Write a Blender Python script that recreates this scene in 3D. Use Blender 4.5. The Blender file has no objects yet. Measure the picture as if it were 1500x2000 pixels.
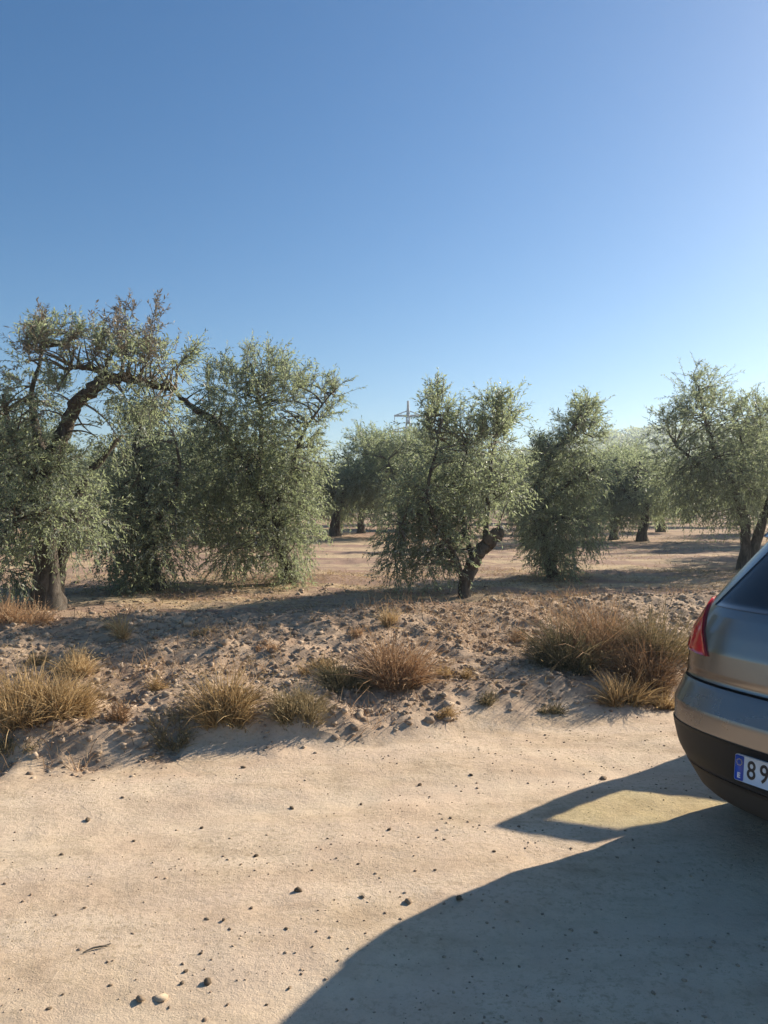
import bpy, math, random
import numpy as np
from mathutils import Vector, Matrix

R_ = math.radians
sc = bpy.context.scene
col = sc.collection

# ------------------------------------------------------------------ camera, sky, sun, exposure
CAM_Z, FPX, CX, CY = 1.55, 1540.0, 750.0, 1000.0
cd = bpy.data.cameras.new('camera'); cam = bpy.data.objects.new('camera', cd); col.objects.link(cam)
cam.location = (0, 0, CAM_Z); cam.rotation_euler = (R_(90), 0, 0)
cd.sensor_fit = 'VERTICAL'; cd.sensor_height = 36.0; cd.sensor_width = 27.0
cd.lens = 36.0 * FPX / 2000.0
cd.clip_start = 0.05; cd.clip_end = 6000
sc.camera = cam

SUN_AZ, SUN_EL = R_(55.0), R_(27.0)        # azimuth clockwise from +Y (to the right of the view)
w = bpy.data.worlds.new('World'); sc.world = w; w.use_nodes = True
nt = w.node_tree; bg = nt.nodes['Background']
sky = nt.nodes.new('ShaderNodeTexSky'); sky.sky_type = 'NISHITA'; sky.sun_disc = False
sky.sun_elevation = SUN_EL; sky.sun_rotation = SUN_AZ
sky.altitude = 100; sky.air_density = 1.0; sky.dust_density = 0.55; sky.ozone_density = 2.6
hs = nt.nodes.new('ShaderNodeHueSaturation'); hs.inputs['Saturation'].default_value = 1.28
nt.links.new(sky.outputs[0], hs.inputs['Color']); nt.links.new(hs.outputs[0], bg.inputs[0]); bg.inputs[1].default_value = 0.068
sl = bpy.data.lights.new('sun', 'SUN'); sun = bpy.data.objects.new('sun', sl); col.objects.link(sun)
sl.energy = 4.9; sl.angle = R_(0.53); sl.color = (1.0, 0.90, 0.76)
SD = Vector((math.sin(SUN_AZ) * math.cos(SUN_EL), math.cos(SUN_AZ) * math.cos(SUN_EL), math.sin(SUN_EL)))
sun.rotation_euler = SD.to_track_quat('Z', 'Y').to_euler(); sun.location = SD * 50
sc.view_settings.view_transform = 'Standard'; sc.view_settings.look = 'None'
sc.view_settings.gamma = 1.0; sc.view_settings.exposure = 0.92
sc.view_settings.use_curve_mapping = False
sc.render.engine = 'CYCLES'
sc.cycles.use_denoising = True
sc.cycles.max_bounces = 6; sc.cycles.transparent_max_bounces = 12

# ------------------------------------------------------------------ helpers
def tag(o, label=None, cat=None, group=None, kind=None):
    if label: o['label'] = label
    if cat: o['category'] = cat
    if group: o['group'] = group
    if kind: o['kind'] = kind
    return o
def empty(name, loc=(0, 0, 0), rz=0.0, parent=None):
    o = bpy.data.objects.new(name, None); col.objects.link(o)
    o.location = loc; o.rotation_euler = (0, 0, rz); o.empty_display_size = 0.1; o.parent = parent
    return o
def mesh_np(name, V, F, mat=None, attr=None, smooth=False):
    """V (n,3) floats, F list of (m,k) int arrays of one or more sizes; attr {name: per-vertex floats}"""
    me = bpy.data.meshes.new(name)
    V = np.asarray(V, dtype=np.float32)
    if not isinstance(F, (list, tuple)): F = [F]
    F = [np.asarray(f, dtype=np.int32) for f in F if len(f)]
    me.vertices.add(len(V)); me.vertices.foreach_set('co', V.ravel())
    nl = sum(f.size for f in F); npoly = sum(len(f) for f in F)
    me.loops.add(nl); me.polygons.add(npoly)
    me.loops.foreach_set('vertex_index', np.concatenate([f.ravel() for f in F]))
    tot = np.concatenate([np.full(len(f), f.shape[1], np.int32) for f in F])
    st = np.concatenate([[0], np.cumsum(tot)[:-1]]).astype(np.int32)
    me.polygons.foreach_set('loop_start', st)
    if smooth: me.polygons.foreach_set('use_smooth', np.ones(npoly, bool))
    if attr:
        for k, a in attr.items():
            at = me.attributes.new(k, 'FLOAT', 'POINT'); at.data.foreach_set('value', np.asarray(a, np.float32))
    me.update(calc_edges=True); me.validate()
    if mat: me.materials.append(mat)
    return me
def obj(name, me, parent=None, loc=None):
    o = bpy.data.objects.new(name, me); col.objects.link(o); o.parent = parent
    if loc is not None: o.location = loc
    return o
class Acc:
    """collects pieces of geometry into one mesh"""
    def __init__(s): s.V = []; s.F = {}; s.A = []; s.n = 0
    def add(s, V, F, a=0.0):
        V = np.asarray(V, float)
        for f in (F if isinstance(F, (list, tuple)) else [F]):
            f = np.asarray(f, int)
            s.F.setdefault(f.shape[1], []).append(f + s.n)
        s.V.append(V); s.A.append(np.broadcast_to(np.asarray(a, float), (len(V),)).copy()); s.n += len(V)
    def mesh(s, name, mat, smooth=False):
        return mesh_np(name, np.concatenate(s.V), [np.concatenate(f) for f in s.F.values()], mat, {'tint': np.concatenate(s.A)}, smooth)

def hash2(ix, iy, seed):
    h = (ix.astype(np.int64) * 374761393 + iy.astype(np.int64) * 668265263 + seed * 1442695041) & 0xFFFFFFFF
    h = ((h ^ (h >> 13)) * 1274126177) & 0xFFFFFFFF
    return ((h ^ (h >> 16)) & 0xFFFFFF) / float(0xFFFFFF)
def vnoise(x, y, seed=0):
    x = np.asarray(x, float); y = np.asarray(y, float)
    ix = np.floor(x); iy = np.floor(y); fx = x - ix; fy = y - iy
    fx = fx * fx * (3 - 2 * fx); fy = fy * fy * (3 - 2 * fy)
    a = hash2(ix, iy, seed); b = hash2(ix + 1, iy, seed); c = hash2(ix, iy + 1, seed); d = hash2(ix + 1, iy + 1, seed)
    return (a * (1 - fx) + b * fx) * (1 - fy) + (c * (1 - fx) + d * fx) * fy * 1.0 - 0.5
def fbm(x, y, seed=0, o=4):
    t = 0; amp = 1.0
    for k in range(o):
        t = t + amp * vnoise(x * 2 ** k + 17.3 * k, y * 2 ** k - 9.1 * k, seed + k); amp *= 0.5
    return t
def sstep(a, b, x):
    t = np.clip((x - a) / (b - a), 0, 1); return t * t * (3 - 2 * t)

# terrain -----------------------------------------------------------------
def s_of(x, y): return np.asarray(y, float) - (5.5 + 0.33 * np.clip(np.asarray(x, float), -60, 60))
def bank_mask(x, y):
    s = s_of(x, y) + 0.55 * fbm(np.asarray(x) * 1.1, np.asarray(y) * 1.1, 5) + 0.40 * fbm(np.asarray(x) * 5, np.asarray(y) * 5, 9)
    return sstep(-0.30, 0.22, s)
def field_mask(x, y):
    s = s_of(x, y) + 0.45 * fbm(np.asarray(x) * 1.2, np.asarray(y) * 1.2, 31)
    return sstep(2.45, 3.0, s)
def H0(x, y):
    s = s_of(x, y)
    sw = s + 0.5 * fbm(np.asarray(x) * 0.7, np.asarray(y) * 0.7, 3, 2)
    sl_ = s + 0.30 * fbm(np.asarray(x) * 1.3, np.asarray(y) * 1.3, 41, 2)
    z = 0.12 * sstep(-0.12, 0.32, sw) + 0.44 * np.clip((sl_ - 0.1) / 2.35, 0, 1) ** 0.9 + 0.025 * np.exp(-((sl_ - 2.55) / .35) ** 2)
    f = np.maximum(s - 2.5, 0)
    z = z + 0.95 * (1 - np.exp(-0.0215 * f))
    far = sstep(120, 300, np.asarray(y, float))
    hx = np.asarray(x, float) - 155; hy = np.asarray(y, float) - 300
    z = z + 29.0 * np.exp(-(hx / 128.0) ** 4 - (hy / 95.0) ** 2) * sstep(110, 200, np.asarray(y, float))
    return z
def rut_of(x, y):
    """shallow wheel ruts along the track"""
    s = s_of(x, y) + 0.25 * fbm(np.asarray(x) * .5, np.asarray(y) * .5, 55, 2)
    return np.exp(-((s + 1.25) / 0.20) ** 2) + np.exp(-((s + 2.75) / 0.20) ** 2)
def H(x, y):
    x = np.asarray(x, float); y = np.asarray(y, float)
    z = H0(x, y); b = bank_mask(x, y); f = field_mask(x, y); s = s_of(x, y)
    bm = b * (1 - f)
    near = (np.abs(x) < 30) & (y < 40)
    rid = 0.5 - np.abs(fbm(x * 7 + .6 * fbm(x * 3, y * 3, 17, 2), y * 9, 18, 4)) * 1.6
    d = bm * (0.10 * fbm(x * 1.6, y * 1.6, 11) + 0.05 * fbm(x * 6, y * 6, 12, 3) - 0.045 * rid * rid + 0.03 * np.abs(fbm(x * 19, y * 19, 19, 3)))
    d = d + (1 - b) * (0.03 * fbm(x * 0.9, y * 0.9, 13) + 0.007 * fbm(x * 9, y * 9, 14, 3))
    d = d + f * (0.07 * fbm(x * 0.7, y * 0.7, 15) + 0.03 * fbm(x * 4, y * 4, 16, 2) )
    rut = rut_of(x, y)
    d = d - 0.022 * rut * (1 - b)
    return z + np.where(near, d, d * 0.6)
def pix(px, py, Y):
    return np.array([(px - CX) / FPX * Y, Y, CAM_Z - (py - CY) / FPX * Y])
def ground_hit(px, py, smooth=False):
    f = H0 if smooth else H
    Y = np.concatenate([np.arange(1.5, 20, 0.01), np.arange(20, 140, 0.1)])
    X = (px - CX) / FPX * Y; Z = CAM_Z - (py - CY) / FPX * Y
    g = f(X, Y); k = np.argmax(Z <= g)
    return np.array([X[k], Y[k], float(g[k])])

# materials ----------------------------------------------------------------
class NT:
    def __init__(s, name):
        s.m = bpy.data.materials.new(name); s.m.use_nodes = True; s.t = s.m.node_tree
        s.b = s.t.nodes['Principled BSDF']; s.out = s.t.nodes['Material Output']
    def n(s, typ, **kw):
        nd = s.t.nodes.new(typ)
        for k, v in kw.items(): setattr(nd, k, v)
        return nd
    def l(s, a, b): s.t.links.new(a, b)
    def val(s, nd, **kw):
        for k, v in kw.items(): nd.inputs[k.replace('_', ' ')].default_value = v
    def coord(s, scale=(1, 1, 1), rot=(0, 0, 0), src='Object'):
        tc = s.n('ShaderNodeTexCoord'); mp = s.n('ShaderNodeMapping')
        mp.inputs['Scale'].default_value = scale; mp.inputs['Rotation'].default_value = rot
        s.l(tc.outputs[src], mp.inputs['Vector']); return mp.outputs[0]
    def noise(s, vec, scale, detail=4, rough=0.55, dist=0.0):
        nd = s.n('ShaderNodeTexNoise'); s.val(nd, Scale=scale, Detail=detail, Roughness=rough, Distortion=dist)
        s.l(vec, nd.inputs['Vector']); return nd.outputs['Fac']
    def ramp(s, fac, stops):
        r = s.n('ShaderNodeValToRGB'); e = r.color_ramp.elements
        while len(e) < len(stops): e.new(0.5)
        for i, (p, c) in enumerate(stops):
            e[i].position = p; e[i].color = (c[0], c[1], c[2], 1) if isinstance(c, (tuple, list)) else (c, c, c, 1)
        s.l(fac, r.inputs[0]); return r.outputs[0]
    def mix(s, fac, a, b, mode='MIX'):
        m = s.n('ShaderNodeMix', data_type='RGBA', blend_type=mode)
        for sock, v in ((m.inputs[0], fac), (m.inputs[6], a), (m.inputs[7], b)):
            if hasattr(v, 'links'): s.l(v, sock)
            elif isinstance(v, (int, float)): sock.default_value = v
            else: sock.default_value = (v[0], v[1], v[2], 1)
        return m.outputs[2]
    def attr(s, name):
        a = s.n('ShaderNodeAttribute'); a.attribute_name = name; return a.outputs['Fac']
    def bump(s, h, strength=0.5, dist=0.01, prev=None):
        b = s.n('ShaderNodeBump'); s.val(b, Strength=strength, Distance=dist); s.l(h, b.inputs['Height'])
        if prev is not None: s.l(prev, b.inputs['Normal'])
        return b.outputs[0]
    def set(s, **kw):
        for k, v in kw.items():
            sock = s.b.inputs[k.replace('_', ' ')]
            if hasattr(v, 'links'): s.l(v, sock)
            elif isinstance(v, (tuple, list)): sock.default_value = (v[0], v[1], v[2], 1)
            else: sock.default_value = v
        return s.m

def make_ground_mat():
    t = NT('ground_soil')
    v = t.coord()
    rot = t.coord(rot=(0, 0, -R_(18)), scale=(0.22, 1.0, 1.0))
    # track: pale compacted dust with fine grit
    big = t.noise(v, 0.7, 5, 0.6); fine = t.noise(v, 38, 6, 0.7); grit = t.noise(v, 150, 3, 0.6); streak = t.noise(rot, 3.0, 5, 0.6)
    c = t.ramp(big, [(0.3, (0.55, 0.41, 0.27)), (0.5, (0.61, 0.465, 0.315)), (0.72, (0.64, 0.50, 0.345))])
    mid = t.noise(v, 6.5, 5, 0.65); c = t.mix(t.ramp(mid, [(0.38, 0.75), (0.56, 0.0)]), c, (0.43, 0.315, 0.205))
    c = t.mix(t.ramp(streak, [(0.42, 0.0), (0.60, 0.7)]), c, (0.69, 0.55, 0.40))
    c = t.mix(t.ramp(fine, [(0.33, 0.85), (0.50, 0.0)]), c, (0.38, 0.285, 0.18))
    road = t.mix(t.ramp(grit, [(0.28, 0.6), (0.40, 0.0)]), c, (0.28, 0.2, 0.12))
    ru = t.n('ShaderNodeMath', operation='MULTIPLY'); t.l(t.attr('rut'), ru.inputs[0]); t.l(t.ramp(t.noise(rot, 5, 5, .7), [(.35, .1), (.65, .8)]), ru.inputs[1])
    road = t.mix(ru.outputs[0], road, (0.68, 0.545, 0.39))
    # verge: crumbly soil, straw litter
    road = t.mix(t.ramp(t.noise(v, 1.9, 4, .6, .8), [(.40, 0.0), (.62, .35)]), road, (0.60, 0.43, 0.31))
    b1 = t.noise(v, 2.2, 6, 0.65); b2 = t.noise(v, 14, 6, 0.7, 0.6); b3 = t.noise(v, 60, 4, 0.7)
    c = t.ramp(b1, [(0.32, (0.31, 0.21, 0.14)), (0.5, (0.43, 0.305, 0.205)), (0.68, (0.53, 0.39, 0.265))])
    c = t.mix(t.ramp(b2, [(0.36, 0.75), (0.50, 0.0)]), c, (0.20, 0.14, 0.10))
    bank = t.mix(t.ramp(b3, [(0.55, 0.0), (0.7, 0.7)]), c, (0.50, 0.39, 0.25))
    # field: reddish tilled soil with drawn-out straw streaks
    f1 = t.noise(rot, 1.6, 6, 0.65); f2 = t.noise(v, 0.28, 3, 0.6); f3 = t.noise(v, 25, 5, 0.7)
    c = t.ramp(f2, [(0.35, (0.30, 0.19, 0.14)), (0.55, (0.35, 0.235, 0.17)), (0.7, (0.41, 0.29, 0.195))])
    c = t.mix(t.ramp(f1, [(0.47, 0.0), (0.60, 0.9)]), c, (0.56, 0.425, 0.255))
    field = t.mix(t.ramp(f3, [(0.35, 0.6), (0.5, 0.0)]), c, (0.20, 0.13, 0.095))
    m1 = t.mix(t.attr('bank'), road, bank)
    base = t.mix(t.attr('field'), m1, field)
    n1 = t.bump(t.noise(v, 30, 8, 0.75), 0.55, 0.02)
    n2 = t.bump(grit, 0.5, 0.004, n1)
    return t.set(Base_Color=base, Roughness=0.95, Normal=n2, Specular_IOR_Level=0.15)
M = {}
M['ground'] = make_ground_mat()
def tint_mat(name, stops, rough=0.9, sheen=0.0, trans=0.0, back=None, spec=0.2, tr_col=None):
    t = NT(name); c = t.ramp(t.attr('tint'), stops); cc = c
    if back is not None:
        g = t.n('ShaderNodeNewGeometry'); cc = t.mix(g.outputs['Backfacing'], c, back)
    t.set(Base_Color=cc, Roughness=rough, Specular_IOR_Level=spec)
    if trans:
        tr = t.n('ShaderNodeBsdfTranslucent'); mx = t.n('ShaderNodeMixShader'); mx.inputs[0].default_value = trans
        if tr_col is not None: tr.inputs[0].default_value = (*tr_col, 1)
        else: t.l(c, tr.inputs[0])
        t.l(t.b.outputs[0], mx.inputs[1]); t.l(tr.outputs[0], mx.inputs[2]); t.l(mx.outputs[0], t.out.inputs[0])
    return t.m
M['leaf'] = tint_mat('olive_leaf', [(0.0, (0.115, 0.135, 0.088)), (0.45, (0.165, 0.187, 0.120)), (0.8, (0.22, 0.236, 0.150)), (1.0, (0.24, 0.20, 0.13))],
                     rough=0.5, trans=0.5, back=(0.30, 0.33, 0.265), spec=0.5, tr_col=(0.40, 0.46, 0.24))
M['leaf_dry'] = tint_mat('olive_leaf_faded', [(0.0, (0.14, 0.135, 0.10)), (0.5, (0.20, 0.175, 0.14)), (1.0, (0.29, 0.225, 0.19))],
                     rough=0.55, trans=0.3, back=(0.27, 0.25, 0.21), spec=0.35, tr_col=(0.24, 0.18, 0.10))
M['twig'] = tint_mat('olive_twig', [(0.0, (0.10, 0.085, 0.065)), (1.0, (0.20, 0.175, 0.14))])
M['straw'] = tint_mat('dry_grass', [(0.0, (0.13, 0.115, 0.055)), (0.3, (0.32, 0.215, 0.10)), (0.65, (0.50, 0.345, 0.165)), (1.0, (0.64, 0.49, 0.28))], trans=0.3, rough=0.8)
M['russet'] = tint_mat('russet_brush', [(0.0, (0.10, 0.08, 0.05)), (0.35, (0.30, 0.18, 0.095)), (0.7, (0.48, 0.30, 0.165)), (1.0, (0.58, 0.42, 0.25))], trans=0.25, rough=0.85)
M['dimgreen'] = tint_mat('grey_green_brush', [(0.0, (0.06, 0.065, 0.035)), (0.4, (0.17, 0.145, 0.075)), (0.75, (0.32, 0.245, 0.13)), (1.0, (0.48, 0.37, 0.21))], trans=0.25, rough=0.85)
def rock_mat(name, a, b):
    t = NT(name); v = t.coord(); c = t.ramp(t.attr('tint'), [(0, a), (1, b)])
    c = t.mix(t.ramp(t.noise(v, 60, 5, 0.7), [(0.35, 0.5), (0.55, 0.0)]), c, (a[0] * 0.6, a[1] * 0.6, a[2] * 0.6))
    return t.set(Base_Color=c, Roughness=0.95, Specular_IOR_Level=0.15, Normal=t.bump(t.noise(v, 120, 4, 0.7), 0.5, 0.004))
M['clod'] = rock_mat('soil_clod', (0.25, 0.18, 0.125), (0.52, 0.40, 0.28))
M['stone'] = rock_mat('brown_stone', (0.10, 0.073, 0.048), (0.27, 0.20, 0.135))
M['pale_stone'] = rock_mat('pale_stone', (0.46, 0.36, 0.25), (0.54, 0.43, 0.30))
def bark_mat():
    t = NT('olive_bark'); v = t.coord(scale=(1, 1, 0.3)); n1 = t.noise(v, 16, 7, 0.7, 1.0); n2 = t.noise(t.coord(), 3, 4)
    c = t.ramp(n1, [(0.3, (0.035, 0.028, 0.022)), (0.5, (0.10, 0.082, 0.066)), (0.72, (0.20, 0.17, 0.14))])
    c = t.mix(t.ramp(n2, [(0.45, 0.0), (0.7, 0.45)]), c, (0.13, 0.125, 0.10))
    return t.set(Base_Color=c, Roughness=0.95, Specular_IOR_Level=0.1, Normal=t.bump(n1, 0.9, 0.03))
M['bark'] = bark_mat()
M['cutwood'] = None
def plain(name, c, rough=0.5, metal=0.0, spec=0.5, coat=0.0):
    t = NT(name); return t.set(Base_Color=c, Roughness=rough, Metallic=metal, Specular_IOR_Level=spec, Coat_Weight=coat)
def paint_mat():
    t = NT('dusty_silver_paint'); v = t.coord()
    dust = t.ramp(t.noise(v, 3.5, 6, 0.65), [(0.35, 0.10), (0.7, 0.42)])
    # road dust thickest low on the body (object z)
    sp = t.n('ShaderNodeSeparateXYZ'); tc = t.n('ShaderNodeTexCoord'); t.l(tc.outputs['Object'], sp.inputs[0])
    low = t.ramp(sp.outputs[2], [(0.25, 0.75), (0.9, 0.0)])
    add = t.n('ShaderNodeMath', operation='ADD', use_clamp=True); t.l(dust, add.inputs[0]); t.l(low, add.inputs[1])
    mulm = t.n('ShaderNodeMath', operation='MULTIPLY'); t.l(add.outputs[0], mulm.inputs[0]); mulm.inputs[1].default_value = 0.45
    c = t.mix(mulm.outputs[0], (0.27, 0.26, 0.25), (0.34, 0.27, 0.19))
    met = t.n('ShaderNodeMath', operation='SUBTRACT'); met.inputs[0].default_value = 0.95; t.l(mulm.outputs[0], met.inputs[1])
    rg = t.n('ShaderNodeMath', operation='MULTIPLY_ADD'); t.l(mulm.outputs[0], rg.inputs[0]); rg.inputs[1].default_value = 0.45; rg.inputs[2].default_value = 0.17
    return t.set(Base_Color=c, Metallic=met.outputs[0], Roughness=rg.outputs[0], Coat_Weight=0.25, Coat_Roughness=0.12)
M['paint'] = paint_mat()
M['cutwood'] = plain('pale_sawn_wood', (0.42, 0.37, 0.31), 0.85, spec=0.2)
M['plastic'] = plain('black_bumper_plastic', (0.022, 0.021, 0.021), 0.6, spec=0.3)
M['dustplastic'] = plain('dusty_grey_plastic', (0.065, 0.054, 0.045), 0.75, spec=0.25)
M['gap'] = plain('panel_gap_black', (0.008, 0.008, 0.008), 0.8, spec=0.1)
M['glass'] = plain('dark_car_glass', (0.012, 0.014, 0.017), 0.06, spec=0.6)
M['lamp_red'] = plain('red_lamp_lens', (0.60, 0.015, 0.028), 0.12, spec=0.6, coat=0.5)
M['lamp_dark'] = plain('dark_red_lamp', (0.16, 0.008, 0.014), 0.2, spec=0.6)
M['lamp_clear'] = plain('clear_lamp_lens', (0.55, 0.57, 0.6), 0.08, spec=0.7)
M['plate_white'] = plain('plate_white', (0.72, 0.72, 0.74), 0.4)
M['plate_blue'] = plain('plate_blue', (0.02, 0.07, 0.42), 0.4)
M['plate_black'] = plain('plate_black', (0.01, 0.01, 0.012), 0.5)
M['plate_yellow'] = plain('plate_yellow', (0.75, 0.6, 0.05), 0.5)
M['tyre'] = plain('tyre_rubber', (0.02, 0.019, 0.018), 0.9, spec=0.2)
M['rim'] = plain('alloy_rim', (0.5, 0.5, 0.5), 0.35, 0.9)
M['cabin'] = plain('cabin_trim', (0.03, 0.03, 0.032), 0.85, spec=0.2)
M['steel'] = plain('galvanised_steel', (0.13, 0.14, 0.15), 0.6, 0.2)
def tint_glass():
    t = NT('green_tinted_glass')
    tr = t.n('ShaderNodeBsdfTransparent'); tr.inputs[0].default_value = (0.96, 0.98, 0.86, 1)
    gl = t.n('ShaderNodeBsdfGlossy'); gl.inputs['Roughness'].default_value = 0.03
    fr = t.n('ShaderNodeFresnel'); fr.inputs[0].default_value = 1.45
    mx = t.n('ShaderNodeMixShader'); t.l(fr.outputs[0], mx.inputs[0]); t.l(tr.outputs[0], mx.inputs[1]); t.l(gl.outputs[0], mx.inputs[2])
    t.l(mx.outputs[0], t.out.inputs[0]); t.t.nodes.remove(t.b); return t.m
M['door_glass'] = tint_glass()

# ------------------------------------------------------------------ the ground, one sheet split into track, verge, field, hill
def axis(lo, a, b, hi, fine, g):
    c = list(np.arange(a, b, fine)); st = fine; x = b
    while x < hi: c.append(x); st *= g; x += st
    c.append(hi); st = fine; x = a; pre = []
    while True:
        st *= g; x -= st
        if x <= lo: break
        pre.append(x)
    pre.append(lo); return np.array(pre[::-1] + c)
gx = axis(-900, -4.2, 4.6, 900, 0.033, 1.06)
gy = axis(-60, 2.2, 9.6, 1600, 0.033, 1.045)
GX, GY = np.meshgrid(gx, gy)
GZ = H(GX, GY)
BK, FD, RU = bank_mask(GX, GY), field_mask(GX, GY), rut_of(GX, GY)
nx, ny = len(gx), len(gy)
idx = np.arange(nx * ny).reshape(ny, nx)
quads = np.stack([idx[:-1, :-1], idx[:-1, 1:], idx[1:, 1:], idx[1:, :-1]], -1).reshape(-1, 4)
P3 = np.stack([GX, GY, GZ], -1).reshape(-1, 3)
qc = P3[quads].mean(1); qb = BK.ravel()[quads].mean(1); qf = FD.ravel()[quads].mean(1)
region = np.where(qb < 0.5, 0, np.where(qf < 0.5, 1, np.where(qc[:, 1] < 130, 2, 3)))
for k, nm in enumerate(('dirt_road', 'bank', 'field', 'hill')):
    q = quads[region == k]; u, inv = np.unique(q, return_inverse=True)
    me = mesh_np(nm, P3[u], inv.reshape(-1, 4), M['ground'], {'bank': BK.ravel()[u], 'field': FD.ravel()[u], 'rut': RU.ravel()[u]}, True)
    tag(obj(nm, me), kind='structure')

# ------------------------------------------------------------------ geometry builders
def smooth_path(pts, n=6):
    """Catmull-Rom through rows of (x,y,z,r)"""
    p = np.asarray(pts, float); p = np.vstack([2 * p[0] - p[1], p, 2 * p[-1] - p[-2]]); out = []
    for i in range(1, len(p) - 2):
        for t in np.linspace(0, 1, n, endpoint=False):
            a, b, c, d = p[i - 1], p[i], p[i + 1], p[i + 2]
            out.append(0.5 * ((2 * b) + (c - a) * t + (2 * a - 5 * b + 4 * c - d) * t * t + (3 * b - a - 3 * c + d) * t ** 3))
    out.append(p[-2]); o = np.array(out); o[:, 3] = np.maximum(o[:, 3], 0.002); return o
def tube(path, sides=8, rough=0.0, rng=None, cap=True):
    p = np.asarray(path, float); c = p[:, :3]; r = p[:, 3]
    d = np.gradient(c, axis=0); d /= np.linalg.norm(d, axis=1)[:, None] + 1e-9
    ref = np.array([0.31, 0.95, 0.05]); a = np.cross(d, ref); a /= np.linalg.norm(a, axis=1)[:, None] + 1e-9; b = np.cross(d, a)
    th = np.linspace(0, 2 * np.pi, sides, endpoint=False)
    rr = np.repeat(r[:, None], sides, 1)
    if rough and rng is not None:
        k = rng.rand(3) * 10
        ii = np.arange(len(c))[:, None]
        rr = rr * (1 + rough * (np.sin(2 * th[None] + ii * 0.35 + k[0]) * 0.5 + np.sin(3 * th[None] - ii * 0.5 + k[1]) * 0.5 + (rng.rand(*rr.shape) - 0.5) * 0.6))
    V = c[:, None] + rr[..., None] * (np.cos(th)[None, :, None] * a[:, None] + np.sin(th)[None, :, None] * b[:, None])
    n = len(c); i = np.arange(n - 1)[:, None] * sides; j = np.arange(sides)[None]; j2 = (j + 1) % sides
    F = np.stack([i + j, i + j2, i + sides + j2, i + sides + j], -1).reshape(-1, 4)
    V = V.reshape(-1, 3)
    if cap:
        V = np.vstack([V, c[-1:] + d[-1:] * r[-1] * 0.3]); e = len(V) - 1; o = (n - 1) * sides
        T = np.stack([o + np.arange(sides), o + (np.arange(sides) + 1) % sides, np.full(sides, e)], -1)
        return V, [F, T]
    return V, [F]
def unit(v): return v / (np.linalg.norm(v, axis=-1, keepdims=True) + 1e-9)

def leaves_on(P, D, L, W, rng):
    """rhombic leaves folded a little along the midrib: P base, D direction, lengths L, widths W"""
    n = len(P); side = unit(np.cross(D, rng.normal(size=(n, 3)))); up = np.cross(side, D)
    L = L[:, None]; W = W[:, None]
    v0 = P; v1 = P + D * L * 0.45 + side * W * 0.5 + up * W * 0.12; v2 = P + D * L - up * L * 0.08; v3 = P + D * L * 0.45 - side * W * 0.5 + up * W * 0.12
    V = np.stack([v0, v1, v2, v3], 1).reshape(-1, 3)
    F = np.arange(n * 4).reshape(n, 4)
    return V, F
def shoots(acc_leaf, acc_twig, P, D, Ls, rng, k=16, leaf=(0.034, 0.058), wid=0.27, droop=0.3, tint=(0.0, 0.75), twig_r=0.003):
    """curved leafy shoots from P along D"""
    n = len(P)
    if n == 0: return
    g = np.array([0, 0, -1.0]); Ls_ = Ls[:, None]
    def at(t): return P + D * Ls_ * t + g * (droop * Ls_ * t * t)
    # twig: three-sided, two segments
    pts = [at(t) for t in (0, 0.5, 1.0)]; a = unit(np.cross(D, rng.normal(size=(n, 3)))); b = np.cross(D, a)
    V = []
    for q, (p, r) in enumerate(zip(pts, (twig_r, twig_r * 0.75, twig_r * 0.3))):
        for th in (0, 2.094, 4.189): V.append(p + r * (math.cos(th) * a + math.sin(th) * b))
    V = np.stack(V, 1); base = (np.arange(n) * 9)[:, None]
    fs = [[s * 3 + j, s * 3 + (j + 1) % 3, s * 3 + 3 + (j + 1) % 3, s * 3 + 3 + j] for s in range(2) for j in range(3)]
    F = (base[:, :, None] + np.array(fs)[None]).reshape(-1, 4)
    acc_twig.add(V.reshape(-1, 3), F, np.repeat(rng.rand(n), 9))
    t = np.linspace(0.08, 1.0, k)
    T = np.repeat(t[None], n, 0) + rng.uniform(-0.03, 0.03, (n, k))
    Tt = T[..., None]
    PP = P[:, None] + D[:, None] * Ls[:, None, None] * Tt + g * (droop * Ls[:, None, None] * Tt * Tt)
    TD = unit(D[:, None] + g * (2 * droop * Tt))
    per = rng.normal(size=(n, k, 3)); per = unit(per - (per * TD).sum(-1, keepdims=True) * TD)
    LD = unit(TD * 0.75 + per * rng.uniform(0.45, 0.95, (n, k, 1)) + np.array([0, 0, -0.12]))
    m = n * k
    Lf = rng.uniform(leaf[0], leaf[1], m); Wf = Lf * rng.uniform(wid * 0.8, wid * 1.2, m)
    V, F = leaves_on(PP.reshape(-1, 3), LD.reshape(-1, 3), Lf, Wf, rng)
    sh = np.repeat(rng.rand(n), k)
    tt = tint[0] + (tint[1] - tint[0]) * (0.55 * sh + 0.45 * rng.rand(m))
    tt = np.where(rng.rand(m) < 0.04, 1.0, tt)
    acc_leaf.add(V, F, np.repeat(tt, 4))
def bez(a, b, rng, sag=0.0, r0=0.014, r1=0.004, n=7):
    a = np.asarray(a); b = np.asarray(b); L = np.linalg.norm(b - a)
    m = (a + b) / 2 + rng.normal(size=3) * L * 0.12 + np.array([0, 0, 0.12 * L + sag])
    t = np.linspace(0, 1, n)[:, None]
    p = (1 - t) ** 2 * a + 2 * t * (1 - t) * m + t * t * b
    return np.hstack([p, np.linspace(r0, r1, n)[:, None]])

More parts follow.
